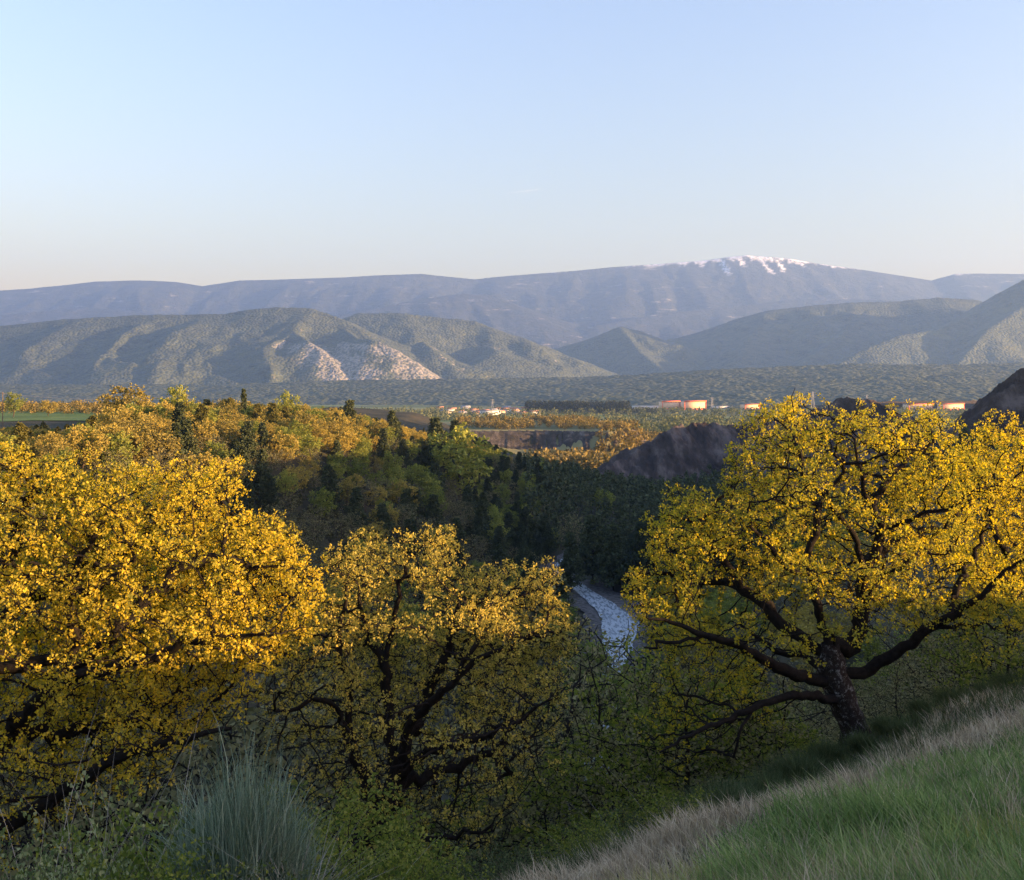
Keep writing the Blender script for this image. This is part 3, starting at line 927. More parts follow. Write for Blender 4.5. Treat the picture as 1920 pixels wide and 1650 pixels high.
# the great oak on the left
POLY3 = [(-160, 900), (-60, 835), (0, 835), (40, 868), (95, 868), (102, 900), (150, 905), (205, 872), (212, 905), (255, 905), (280, 858), (302, 905), (330, 905), (345, 890), (372, 898),
         (400, 862), (412, 885), (440, 880), (432, 930), (392, 948), (372, 972), (430, 975), (495, 985), (530, 1002), (568, 1030), (602, 1075), (610, 1140), (585, 1190), (560, 1225),
         (490, 1290), (390, 1310), (420, 1360), (330, 1450), (220, 1500), (110, 1560), (-120, 1600)]
D = 20.0
l_limbs = [
    ('A', ('T', .55), pp((20, 1380, 19.6, .19), (85, 1296, 19.2, .16), (165, 1262, 19, .14), (252, 1240, 18.8, .12), (327, 1217, 18.6, .095), (427, 1193, 18.4, .06), (500, 1190, 18.2, .03))),
    ('Aa', ('A', .42), pp((211, 1197, 19.2, .07), (221, 1172, 19.4, .07), (267, 1132, 19.6, .06), (272, 1107, 19.7, .055), (322, 1071, 19.9, .045), (417, 1041, 20.2, .028))),
    ('B', ('T', .75), pp((-10, 1262, 20.4, .15), (60, 1243, 20.5, .13), (130, 1240, 20.6, .11), (171, 1249, 20.7, .08))),
    ('Ba', ('B', .85), pp((150, 1200, 20.5, .07), (131, 1132, 20.5, .06), (151, 1041, 20.5, .045), (196, 971, 20.4, .028))),
    ('Bb', ('Ba', .35), pp((165, 1110, 20.2, .045), (201, 1087, 20, .04), (252, 1051, 19.8, .028))),
    ('C', ('T', .30), pp((-10, 1545, 19.2, .2), (60, 1520, 18.9, .17), (101, 1499, 18.7, .15), (176, 1449, 18.4, .13), (241, 1413, 18.2, .11), (322, 1388, 18, .08), (433, 1366, 17.7, .04))),
    ('D', ('T', .9), pp((-30, 1180, 21, .12), (10, 1080, 21.2, .09), (40, 980, 21.4, .06), (60, 900, 21.5, .03))),
    ('E', ('T', .5), pp((-20, 1400, 20.6, .1), (35, 1363, 20.8, .08), (100, 1385, 21, .06), (211, 1348, 21.3, .05), (272, 1358, 21.5, .04), (332, 1383, 21.7, .025))),
    ('F', ('T', .98), pp((60, 1120, 21.8, .1), (170, 1060, 22.3, .075), (300, 990, 22.8, .05), (400, 930, 23, .028))),
]
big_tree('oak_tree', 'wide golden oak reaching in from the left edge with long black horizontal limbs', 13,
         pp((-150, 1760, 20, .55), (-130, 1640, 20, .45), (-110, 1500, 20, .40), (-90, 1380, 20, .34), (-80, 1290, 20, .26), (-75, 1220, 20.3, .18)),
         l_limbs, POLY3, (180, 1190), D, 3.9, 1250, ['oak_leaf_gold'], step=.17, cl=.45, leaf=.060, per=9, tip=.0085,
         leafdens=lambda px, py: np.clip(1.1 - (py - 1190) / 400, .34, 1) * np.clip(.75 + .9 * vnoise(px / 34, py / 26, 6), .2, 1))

# the middle oak
POLY4 = [(585, 1120), (600, 1050), (622, 1030), (650, 1012), (705, 1008), (722, 1030), (742, 1000), (750, 982), (765, 1005), (785, 1015), (815, 1002), (848, 1008), (850, 1055), (872, 1095), (900, 1100),
         (930, 1092), (960, 1078), (985, 1092), (1010, 1075), (1035, 1062), (1055, 1085), (1050, 1130), (1088, 1190), (1082, 1245), (1060, 1300), (1070, 1380), (1000, 1470), (960, 1560), (860, 1600),
         (640, 1620), (560, 1500), (520, 1380), (500, 1260), (540, 1170)]
D = 24.0
c_limbs = [
    ('A', ('T', .75), pp((676, 1440, 24, .13), (661, 1405, 24, .12), (653, 1340, 24, .10), (657, 1281, 24, .085), (640, 1247, 24, .07), (636, 1196, 24, .05), (650, 1120, 24, .03))),
    ('B', ('T', 1), pp((760, 1380, 23.8, .13), (780, 1344, 23.6, .12), (820, 1308, 23.4, .11), (848, 1285, 23.3, .1), (890, 1238, 23.1, .08), (930, 1222, 23, .065), (967, 1208, 22.9, .045), (1010, 1180, 22.8, .025))),
    ('Ba', ('B', .55), pp((900, 1190, 23.6, .05), (905, 1150, 23.8, .03))),
    ('C', ('T', .95), pp((730, 1350, 24.6, .11), (725, 1302, 24.8, .095), (720, 1247, 25, .08), (729, 1204, 25.1, .06), (745, 1130, 25.2, .04), (760, 1060, 25.3, .025))),
    ('D', ('T', .92), pp((800, 1405, 23.4, .09), (860, 1402, 23, .08), (924, 1374, 22.6, .065), (988, 1340, 22.3, .045), (1045, 1310, 22, .025))),
    ('E', ('A', .25), pp((630, 1325, 23.4, .07), (600, 1312, 23.2, .06), (560, 1328, 22.9, .045), (515, 1332, 22.6, .03))),
    ('F', ('T', .4), pp((760, 1585, 23.5, .08), (814, 1573, 23.2, .07), (882, 1561, 22.9, .05), (924, 1546, 22.7, .03))),
    ('G', ('T', .9), pp((840, 1440, 24.8, .07), (924, 1412, 25.2, .05), (958, 1450, 25.4, .03))),
    ('K', ('T', 1), pp((790, 1330, 25.2, .09), (840, 1220, 25.6, .07), (860, 1140, 25.8, .04))),
    ('L', ('C', .5), pp((690, 1200, 25.4, .06), (670, 1120, 25.6, .035))),
]
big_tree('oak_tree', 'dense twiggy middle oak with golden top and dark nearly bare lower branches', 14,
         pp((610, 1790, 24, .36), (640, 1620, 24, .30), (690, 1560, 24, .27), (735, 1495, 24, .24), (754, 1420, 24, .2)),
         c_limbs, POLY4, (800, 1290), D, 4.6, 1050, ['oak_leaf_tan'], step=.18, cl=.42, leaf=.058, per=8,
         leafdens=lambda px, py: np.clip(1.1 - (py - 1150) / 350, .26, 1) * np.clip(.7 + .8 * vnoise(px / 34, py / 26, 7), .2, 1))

# ------------------------------------------------------------------ tree kinds used many times
def proto_tree(height, spread, nclump, leafn, leafs, mat, seed, spurs=2, per=6, barkm='bark', bare=1.0, base_h=.28, step=None, tubeside=4):
    """wood + leaves of one deciduous tree standing at the origin"""
    rng = np.random.default_rng(seed)
    pos, par, root, floor = [], [], [], []
    lean = rng.normal(size=2) * .05 * height
    step = step or height * .05
    limb_nodes([(0, 0, -.4), (0, 0, 0), (lean[0] * .5, lean[1] * .5, height * base_h), (lean[0], lean[1], height * .55)], [height * .024, height * .02, height * .015, height * .008],
               None, 0, pos, par, root, floor, step, rng, .2)
    C = rng.normal(size=(nclump, 3)); C /= np.linalg.norm(C, axis=1)[:, None]
    C *= rng.uniform(.45, 1, (nclump, 1)) ** .5
    lump = 1 + .28 * np.sin(C[:, 0:1] * 4 + seed) * np.cos(C[:, 1:2] * 5 + seed * 2)
    C = C * lump * np.array([spread, spread, height * (1 - base_h) / 2]) + np.array([lean[0], lean[1], height * (base_h + (1 - base_h) / 2)])
    A = (C[:, None] + rng.normal(size=(nclump, 6, 3)) * spread * .10).reshape(-1, 3)
    nb = len(pos)
    P_, Q_, R_ = colonize(pos, par, root, A, step, step * 1.2, height, 90, rng)
    fl = np.zeros(len(P_)); fl[:nb] = floor
    tip = height * .0012
    r = pipe_radii(P_, Q_, tip, 2.2, fl)
    wood = tubes(P_, Q_, r, np.arange(len(P_)), tubeside, M[barkm], 'trunk', 0, True)
    tw = np.where(r < tip * 2.6)[0]
    if bare < 1: tw = tw[rng.random(len(tw)) < bare]
    sp = np.repeat(tw, spurs)
    dv = rng.normal(size=(len(sp), 3)); dv /= np.linalg.norm(dv, axis=1)[:, None]
    e = P_[sp] + dv * step * .5 * rng.uniform(.2, 1.2, (len(sp), 1))
    lv = leaves(e, dv, per, leafs, step * .35, rng, M[mat], 'crown')
    return wood, lv


def proto_pine(height, seed, mat, full=True):
    rng = np.random.default_rng(seed)
    pos = [np.array((0, 0, z)) for z in np.linspace(-.4, height, 14)]
    par = [-1] + list(range(13)); rad = [height * .014 * (1 - i / 14) + .02 for i in range(14)]
    tips = []; z = height * .18
    while z < height * .99:
        t = (z / height)
        L = height * .29 * (1 - t) ** .7 * rng.uniform(.75, 1.15) + .25
        k0 = int(round((z + .4) / (height + .4) * 13)); k0 = min(k0, 13)
        for a in rng.uniform(0, 2 * pi, 5 if full else 3):
            l = L * rng.uniform(.55, 1.15)
            p = np.array((0, 0, z)); prev = k0
            for s in range(1, 4):
                q = p + np.array((cos(a), sin(a), .25 - .1 * s)) * l * s / 3 + rng.normal(size=3) * .06 * l
                pos.append(q); par.append(prev); rad.append(.035 * (1 - s / 4.5)); prev = len(pos) - 1
                if s >= 1: tips.append(q)
                for _ in range(2):
                    tips.append(q + rng.normal(size=3) * l * .14)
        z += height * rng.uniform(.035, .06)
    pos = np.array(pos); par = np.array(par); rad = np.array(rad)
    wood = tubes(pos, par, rad, np.arange(len(pos)), 4, M['bark'], 'trunk', 0, True)
    tips = np.array(tips)
    ax = np.zeros_like(tips); ax[:, 2] = .5
    lv = leaves(tips, ax, 7 if full else 3, height * (.040 if full else .06), height * .02, rng, M[mat], 'crown')
    return wood, lv


class Kind:
    """one kind of tree; the first placing builds it, the others copy it"""
    def __init__(s, name, cat, meshes, height):
        s.name, s.cat, s.h = name, cat, height
        s.meshes = meshes; s.src = [None] * len(meshes)

    def place(s, k, x, y, z, height, label, group, rng, widen=1.0):
        k %= len(s.meshes); sc_ = height / s.h
        if s.src[k] is None:
            o = bpy.data.objects.new(s.name, None); col.objects.link(o)
            wd, lv = s.meshes[k]
            add('trunk', wd, o); c = add('crown', lv, o); c['kind'] = 'stuff'
            s.src[k] = o
        else: o = copy_tree(s.src[k])
        o.location = (x, y, z); o.rotation_euler = (0, 0, rng.uniform(0, 2 * pi)); o.scale = (sc_ * widen, sc_ * widen, sc_)
        tag(o, label, s.cat, group)
        return o


far_dec = Kind('oak_tree', 'tree', [proto_tree(10, 3.6, 70, 0, .42, 'wood_leaf', 30 + i, 2, 4, 'twig') for i in range(4)], 10)
far_green = Kind('broadleaf_tree', 'tree', [proto_tree(10, 3.3, 70, 0, .42, 'wood_leaf_green', 40 + i, 2, 4, 'twig') for i in range(2)], 10)
far_bare = Kind('bare_tree', 'tree', [proto_tree(10, 3.4, 80, 0, .28, 'dull_leaf', 50 + i, 2, 3, 'twig', bare=.8) for i in range(2)], 10)
far_pine = Kind('pine_tree', 'tree', [proto_pine(14, 60 + i, 'pine_needle') for i in range(3)], 14)
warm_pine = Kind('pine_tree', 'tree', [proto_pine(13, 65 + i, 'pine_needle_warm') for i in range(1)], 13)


def shade_line(x, y):
    """is (x, y) at ground level in the shade of the right-hand ridge (used for the wording of labels only)"""
    return None


def px_of(x, y, z): return 960 + x / y * F, HOR - z / y * F


rng = np.random.default_rng(99)
SKYL = [(-100, 768), (190, 765), (205, 742), (300, 738), (500, 745), (640, 762), (700, 778), (780, 800), (860, 806), (905, 822), (940, 838), (1000, 852), (1060, 864), (1150, 884), (1250, 888), (1300, 874), (1400, 852), (1500, 800)]


def capped(x, y, z, h_):
    lim = np.interp(px_of(x, y, z)[0], [a for a, b_ in SKYL], [b_ for a, b_ in SKYL]) + rng.uniform(0, 14)
    return min(h_, (HOR - lim) / F * y - z)


# scatter over the left hillside and plateau rim
spots = []
cell = {}


def free(x, y, r):
    cx, cy_ = int(x // 8), int(y // 8)
    for i in (-1, 0, 1):
        for j in (-1, 0, 1):
            for (a, b_) in cell.get((cx + i, cy_ + j), ()):
                if (a - x) ** 2 + (b_ - y) ** 2 < r * r: return False
    cell.setdefault((cx, cy_), []).append((x, y))
    return True


xs = rng.uniform(-175, 60, 32000); ys = rng.uniform(120, 640, 32000)
zz = valley(xs, ys); dr, ins = poly_sdf(xs, ys, RIM); rdv = river_dist(xs, ys)
cnt = {'b': 0, 'g': 0, 'p': 0, 'n': 0}
for x, y, z, d_, i_, rd_ in zip(xs, ys, zz, dr, ins, rdv):
    px, py = px_of(x, y, z)
    if px < -70 or px > 1150 or rd_ < 12: continue
    if x > 16 and y > 330: continue
    if px < 480 and py > 1090 or px >= 480 and py > 1240: continue
    if i_:
        # on the plateau only a belt behind the rim
        e = -seg_field(np.array([x]), np.array([y]), [(a, b_, 0) for a, b_ in RIM[1:9]], 1.0)[0]
        belt = 55 if px < 190 else 60 if px < 620 else 230
        if e > belt: continue
    if not free(x, y, 4.9): continue
    rim = i_ or d_ < 12
    pine_p = (.04 if rim else .15) + .34 * np.clip((px - 640) / 300, 0, 1)
    q = rng.random(); hgt = min(rng.uniform(6, 10.5), capped(x, y, z, 99) / 1.1)
    if hgt < 2.0: continue
    if px < 200 and i_: hgt *= .6
    rim = i_ or d_ < 12
    grp = 'on the sunlit rim of the left plateau' if rim else 'on the shaded slope below the left plateau'
    zone = ('above the left golden oak' if px < 300 else 'right of the left golden oak' if px < 520 else 'above the middle oak' if px < 760
            else 'by the darkest broad pine' if px < 930 else 'beside the gorge')
    band = 'low on' if py > 960 else 'halfway up' if py > 890 else 'high on'
    where = ('on the sunlit plateau rim ' if rim else band + ' the shaded slope ') + zone
    size = 'small ' if hgt < 7.2 else 'tall ' if hgt > 9.3 else 'mid-sized '
    if q < pine_p and cnt['p'] >= 182: q = pine_p + .16 + .30
    if q < pine_p:
        o = far_pine.place(int(rng.integers(3)), x, y, z - .2, hgt * 1.25, size + 'dark pine ' + where, 'pines ' + grp, rng, 1.1)
        cnt['p'] += 1
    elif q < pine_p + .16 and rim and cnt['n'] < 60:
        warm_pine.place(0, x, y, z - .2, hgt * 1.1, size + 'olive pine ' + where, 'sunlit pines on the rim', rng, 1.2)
        cnt['n'] += 1
    elif q < pine_p + .16 + (.20 if rim else .07):
        far_green.place(int(rng.integers(2)), x, y, z - .2, hgt, size + 'green tree ' + where, 'green trees ' + grp, rng, 1.15)
    elif q < pine_p + .62 and not rim:
        far_bare.place(int(rng.integers(2)), x, y, z - .2, hgt * .9, size + 'greyish tree ' + where, 'thin grey trees ' + grp, rng, 1.3)
    elif cnt['b'] < 296:
        far_dec.place(int(rng.integers(4)), x, y, z - .2, hgt, size + ('golden oak ' if rim else 'brown oak ') + where, 'oaks ' + grp, rng, 1.2)
        cnt['b'] += 1
print('hillside', cnt)

# particular trees that stand out on the plateau skyline and in the gorge
def feature(kind, k, px, top, d, base, label, widen=1.0):
    x = (px - 960) / F * d; z1 = (HOR - top) / F * d
    z0 = H(x, d) if base is None else base
    kind.place(k, x, d, z0 - .2, z1 - z0, label, None, rng, widen)


feature(far_dec, 0, 245, 722, 290, None, 'tall round golden crown, highest of the trees left on the plateau skyline', 1.25)
feature(far_dec, 1, 300, 750, 280, None, 'orange brown oak right of the tallest golden crown on the plateau', 1.2)
feature(far_green, 0, 336, 722, 300, None, 'green oak with rounded top standing up beside the tallest golden crown', .85)
feature(far_pine, 1, 457, 729, 330, None, 'small dark conifer tip above the golden plateau trees', .6)
feature(far_green, 1, 538, 735, 335, None, 'bright yellow green tree on the plateau skyline', .9)
feature(far_pine, 0, 655, 748, 330, None, 'tall shaggy pine at the right end of the golden plateau trees', 1.0)
feature(far_pine, 2, 735, 770, 345, None, 'layered pine between golden trees and the darkest pine', .9)
feature(far_pine, 1, 817, 783, 360, None, 'darkest broad pine standing over the shaded slope', 1.25)
feature(far_pine, 0, 852, 786, 395, None, 'small dark pine just right of the darkest broad pine', .9)
feature(far_green, 1, 862, 800, 345, None, 'fresh green tree below the darkest pine', 1.2)
feature(far_green, 0, 25, 735, 420, None, 'lone round tree beside the field at the far left', 1.1)
feature(far_dec, 2, 90, 750, 430, None, 'low reddish tree on the field edge right of the lone round tree', 1.4)
feature(far_green, 1, 1135, 918, 420, None, 'fresh green tree among the dark pines of the gorge', 1.2)
feature(far_pine, 1, 1070, 1000, 288, None, 'dark pine on the left bank where the river bends', 1.0)
feature(far_pine, 0, 1112, 965, 300, None, 'tall dark pine leaning over the right bank at the river bend', 1.1)
feature(far_pine, 1, 1150, 985, 292, None, 'dark pine on the right bank just below the river bend', 1.1)
feature(far_pine, 2, 1200, 1000, 285, None, 'dark pine on the right bank near the left branches of the great oak', 1.1)
feature(far_bare, 1, 1075, 960, 345, None, 'pale grey shrub tree in the gully above the river', .9)

# pines of the gorge floor
fp = Kind('pine_tree', 'tree', [proto_pine(14, 70 + i, 'pine_needle') for i in range(3)], 14)
cell.clear(); npn = 0; rest = []
xs = rng.uniform(-20, 230, 30000); ys = 290 + 320 * rng.random(30000) ** 1.2
o_ = np.argsort(ys); xs, ys = xs[o_], ys[o_]
zz = valley(xs, ys); rdv = river_dist(xs, ys)
m1 = seg_field(xs, ys, MARL1, .62); m2 = seg_field(xs, ys, MARL2, .75)
dr, ins = poly_sdf(xs, ys, RIM)
for x, y, z, rd_, a, b_, d_ in zip(xs, ys, zz, rdv, m1, m2, dr):
    px, py = px_of(x, y, z)
    if px < 985 or px > 1960 or rd_ < (7 if y > 330 else 14): continue
    if a > -47 or b_ > -40 or d_ < 18: continue
    if not free(x, y, 6.2): continue
    if y > 560 and rng.random() < .3: continue
    h_ = min(rng.uniform(9, 14), capped(x, y, z, 99))
    if h_ < 4: continue
    if npn < 110 and px < 1500:
        fp.place(int(rng.integers(3)), x, y, z - .2, h_, ('short ' if h_ < 10.5 else 'tall ' if h_ > 12.5 else '') + 'dark pine in the gorge ' + ('above the river bend' if px < 1110 else 'below the fresh green tree' if px < 1180 else 'left of the great oak' if px < 1300 else 'behind the left branches of the great oak'), 'pines filling the shaded gorge', rng, 1.15)
        npn += 1
    else: rest.append((x, y, z - .2, h_))
print('gorge pines', npn, len(rest))


def merged_forest(name, label, meshes, spots, rng, mats):
    """a wood that reads as one mass"""
    Vs, Fs, n = [], [], 0
    data = []
    for me in meshes:
        v = np.empty(len(me.vertices) * 3, np.float32); me.vertices.foreach_get('co', v)
        f = np.empty(len(me.loops), np.int32); me.loops.foreach_get('vertex_index', f)
        data.append((v.reshape(-1, 3), f.reshape(-1, 3)))
    for k, (x, y, z, h_) in enumerate(spots):
        v, f = data[k % len(data)]
        a = rng.uniform(0, 2 * pi); c, s_ = cos(a), sin(a)
        R = np.array([[c, s_, 0], [-s_, c, 0], [0, 0, 1]])
        sc_ = np.array([h_, h_, h_]) * np.array([rng.uniform(.85, 1.2)] * 2 + [1])
        Vs.append(v @ R * sc_ + (x, y, z)); Fs.append(f + n); n += len(v)
    o = add(name, mesh(name, np.concatenate(Vs), np.concatenate(Fs), mats))
    tag(o, label, kind='stuff')
    return o


def low_pine(seed, n=190):
    rng = np.random.default_rng(seed)
    z = rng.random(n) ** .8 * .9 + .1; r = .24 * (1 - z) ** .7 * np.sqrt(rng.random(n)) + .01; a = rng.uniform(0, 2 * pi, n)
    return leaves(np.stack([r * np.cos(a), r * np.sin(a), z], 1), None, 1, .105, .02, rng, None, 'lowpine', up=-.2)


def low_round(seed, n=60, s=.2):
    rng = np.random.default_rng(seed)
    c = rng.normal(size=(n, 3)); c /= np.linalg.norm(c, axis=1)[:, None]; c *= rng.uniform(.6, 1, (n, 1))
    c = c * (.42, .42, .42) + (0, 0, .55)
    return leaves(c, None, 1, s, .03, rng, None, 'lowround')


lp = [low_pine(i, 125) for i in range(4)]
lps = [low_pine(90 + i, 40) for i in range(4)]
lr2 = [low_round(95 + i, 32, .27) for i in range(4)]
lr = [low_round(10 + i) for i in range(5)]
if rest: merged_forest('pine_forest', 'dark pine forest in the gorge behind the great oak', lp, rest[:1400], rng, M['pine_needle'])

# sunlit and shaded thickets of the plain
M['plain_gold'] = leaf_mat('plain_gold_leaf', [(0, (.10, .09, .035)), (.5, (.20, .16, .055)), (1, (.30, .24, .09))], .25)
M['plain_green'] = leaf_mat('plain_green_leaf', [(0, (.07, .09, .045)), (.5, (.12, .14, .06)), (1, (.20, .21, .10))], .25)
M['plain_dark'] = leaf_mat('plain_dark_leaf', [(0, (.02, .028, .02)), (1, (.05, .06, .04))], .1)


def scatter(n, fx, fy, hh, cond=None, seed=0):
    r_ = np.random.default_rng(seed); px = r_.uniform(*fx, n); d = r_.uniform(fy[0], fy[1], n)
    x = (px - 960) / F * d; z = valley(x, d)
    ok = np.ones(n, bool) if cond is None else cond(px, d, x, z)
    return [(a, b_, c_ - .3, r_.uniform(*hh)) for a, b_, c_ in zip(x[ok], d[ok], z[ok])]


on_terr = lambda px, d, x, z: poly_sdf(x, d, TERR)[1] & (vnoise(x / 30, d / 30, 3) > .42)
off_terr = lambda px, d, x, z: (poly_sdf(x, d, TERR)[0] > np.where(x > 62, 1, 27)) & (seg_field(x, d, MARL1, .62) < -56)
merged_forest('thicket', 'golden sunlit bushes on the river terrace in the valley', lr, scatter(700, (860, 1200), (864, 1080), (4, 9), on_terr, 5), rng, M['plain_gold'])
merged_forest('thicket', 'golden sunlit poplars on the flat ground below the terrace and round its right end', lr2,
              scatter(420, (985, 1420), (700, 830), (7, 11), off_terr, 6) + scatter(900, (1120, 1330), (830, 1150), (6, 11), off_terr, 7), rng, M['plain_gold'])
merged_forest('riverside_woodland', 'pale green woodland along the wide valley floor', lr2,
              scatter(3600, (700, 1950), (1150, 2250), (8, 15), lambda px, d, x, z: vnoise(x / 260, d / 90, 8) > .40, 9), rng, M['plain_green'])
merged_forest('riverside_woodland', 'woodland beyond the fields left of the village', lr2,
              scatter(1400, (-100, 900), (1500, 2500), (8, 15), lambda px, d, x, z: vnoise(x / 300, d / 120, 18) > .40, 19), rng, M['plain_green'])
merged_forest('conifer_plantation', 'dark straight plantation left of the two orange warehouses', lps,
              scatter(800, (985, 1180), (2150, 2300), (17, 27), None, 10) + scatter(160, (1180, 1235), (2150, 2250), (8, 14), None, 11), rng, M['plain_dark'])
merged_forest('hedgerow', 'low hedges and bushes along the field edge on the left plateau', lr,
              scatter(260, (-80, 215), (470, 600), (2, 5), lambda px, d, x, z: z > -18, 12), rng, M['plain_gold'])

# ------------------------------------------------------------------ trees of the near slope, seen between the oaks
und_green = Kind('young_oak', 'tree', [proto_tree(5, 2.3, 110, 0, .11, 'green_leaf', 140 + i, 2, 5, 'bark', base_h=.12) for i in range(2)], 5)
und_dull = Kind('scrub_oak', 'tree', [proto_tree(5, 2.3, 120, 0, .085, 'dull_leaf', 150 + i, 2, 4, 'bark', bare=.7, base_h=.15) for i in range(2)], 5)
und_bare = Kind('bare_tree', 'tree', [proto_tree(6, 2.0, 110, 0, .06, 'dull_leaf', 160, 1, 3, 'bark', bare=.35, base_h=.2)], 6)
rng = np.random.default_rng(5)


def by_top(kind, k, px, top, d, label, group=None, widen=1.0, mn=1.5):
    x = (px - 960) / F * d; z0 = H(x, d); z1 = (HOR - top) / F * d
    if z1 - z0 < mn: return None
    return kind.place(k, x, d, z0 - .15, z1 - z0, label, group, rng, widen)


by_top(und_bare, 0, 1122, 1215, 34, 'thin bare dark tree standing in front of the river between the oaks', None, .85)
by_top(und_green, 0, 1330, 1235, 33, 'yellow green young oak below the long left limbs of the great oak', None, 1.0)
by_top(und_green, 1, 1235, 1225, 36, 'green young oak to the right of the thin bare tree', None, .8)
by_top(und_green, 1, 1440, 1290, 31, 'bright green young oak under the lowest drooping limb of the great oak', None, 1.1)
by_top(und_green, 0, 1185, 1370, 28, 'small leafy oak at the foot of the thin bare tree', None, 1.2)
by_top(und_green, 0, 1880, 1075, 29, 'dense green bush tree right of the great oak trunk at the picture edge', None, 1.0)
by_top(und_dull, 1, 1770, 1180, 32, 'dull green bush tree between the great oak trunk and the dense green bush', None, 1.0)
by_top(und_dull, 0, 1690, 1235, 33, 'low grey green bush tree just right of the great oak trunk', None, 1.0)
by_top(und_dull, 0, 1010, 1370, 31, 'grey green twiggy tree right below the middle oak', None, 1.1)
by_top(und_green, 1, 700, 1510, 15, 'low fresh green oak shoot in front of the middle oak trunk', None, 1.3)
by_top(und_green, 0, 600, 1480, 13, 'fresh green oak sprout just right of the blue green broom', None, 1.0)
gt_ = Kind('broadleaf_tree', 'tree', [proto_tree(14, 4.6, 190, 0, .17, 'dull_leaf', 170, 2, 5, 'bark', bare=.8, base_h=.3), proto_tree(14, 4.6, 190, 0, .17, 'green_leaf', 171, 2, 5, 'bark', bare=.7, base_h=.3)], 14)
by_top(gt_, 0, 1066, 1130, 75, 'dull leafy tree closing the gap right of the middle oak', None, 1.1)
by_top(gt_, 0, 1182, 1182, 85, 'dull leafy tree behind the thin bare tree, on its right', None, 1.1)
by_top(gt_, 1, 1128, 1196, 88, 'green tree far behind the thin bare tree', None, 1.3)
N_u = 0
for k, (px, top, d, lb) in enumerate(((370, 1300, 33, 'dull scrub oak behind the tip of the lowest black limb'), (455, 1275, 37, 'grey green scrub oak straight behind the broom top'),
                                      (548, 1270, 34, 'grey green scrub oak between the left and the middle oak'), (625, 1300, 31, 'low scrub oak behind the left foot of the middle oak'),
                                      (70, 1340, 31, 'scrub oak under the big limb at the left edge'), (190, 1350, 34, 'scrub oak under the middle of the big left limb'), (290, 1370, 29, 'low scrub oak left of the broom'))):
    by_top(und_dull, k, px, top, d, lb, None, 1.15)
for _ in range(6000):
    px = rng.uniform(-150, 1980); d = 27 + 85 * rng.random() ** 1.35; x = (px - 960) / F * d; z = H(x, d)
    if z < -59.5 or px > 1500 and d < 45: continue
    lim = 1235 if px < 1035 else 1212 if px < 1225 else 1105
    h_ = rng.uniform(3, 7) * (1 + d / 200)
    top = HOR - (z + h_) / d * F
    if top < lim or HOR - z / d * F > 2100 and d < 30: continue
    if not free(x + 1000, d, 3.3): continue
    kind, nm = ((und_dull, 'dull grey green') if rng.random() < .78 else (und_green, 'fresh green'))
    zone = 'behind the left golden oak' if px < 480 else 'behind the middle oak' if px < 1035 else 'left of the great oak' if px < 1230 else 'behind the great oak'
    far = 'far down ' if d > 75 else 'midslope ' if d > 48 else 'close '
    kind.place(int(rng.integers(2)), x, d, z - .2, h_, ('low ' if h_ < 4.6 else 'high ' if h_ > 6.4 else '') + nm + (' young oak ' if kind is und_green else ' scrub oak ') + far + zone, nm + (' young oaks' if kind is und_green else ' scrub oaks') + ' on the slope', rng, 1.25)
    N_u += 1
    if N_u > 330: break
print('understory', N_u)
# trees on the valley floor behind the great oak
k = 0
for _ in range(900):
    px = rng.uniform(1215, 1960); d = rng.uniform(95, 290); x = (px - 960) / F * d; z = H(x, d)
    if river_dist(np.array([x]), np.array([d]))[0] < 11 or z > -35: continue
    h_ = rng.uniform(5, 9)
    if HOR - (z + h_) / d * F < 960 or not free(x + 1000, d, 5.5): continue
    kd, nm = ((far_bare, 'greyish'), (far_green, 'green'), (far_dec, 'brown'))[k % 3]
    kd.place(k, x, d, z - .2, h_, ('small ' if h_ < 6.3 else 'tall ' if h_ > 7.7 else '') + nm + ' tree on the gorge floor seen through the ' + ('left limbs' if px < 1500 else 'middle limbs' if px < 1700 else 'right limbs') + ' of the great oak', nm + ' trees on the gorge floor', rng, 1.3)
    k += 1
    if k > 110: break
# riverbank bushes hiding the lower reach
for k, (px, top, d) in enumerate([(1040, 1165, 215), (1062, 1175, 205), (1100, 1205, 190), (1150, 1232, 178), (1180, 1250, 165), (1080, 1235, 170), (1120, 1265, 155), (1215, 1180, 220), (1235, 1120, 262), (1060, 1120, 262), (1110, 1085, 300), (1150, 1078, 318)]):
    by_top(far_bare if k % 2 else far_green, k, px, top, d, ['green', 'grey'][k % 2] + ' bush by the river, ' + ['left bank beside the bend', 'left bank just below the bend', 'left bank where the river narrows', 'middle of the visible reach', 'right bank by the great oak branches', 'lowest on the left bank', 'lowest at the thin bare tree', 'right bank beside the pale water', 'right bank above the pale water', 'left bank above the pale water', 'at the gravel bar', 'right end of the gravel bar'][k], 'bushes along the river', 1.3, 2)


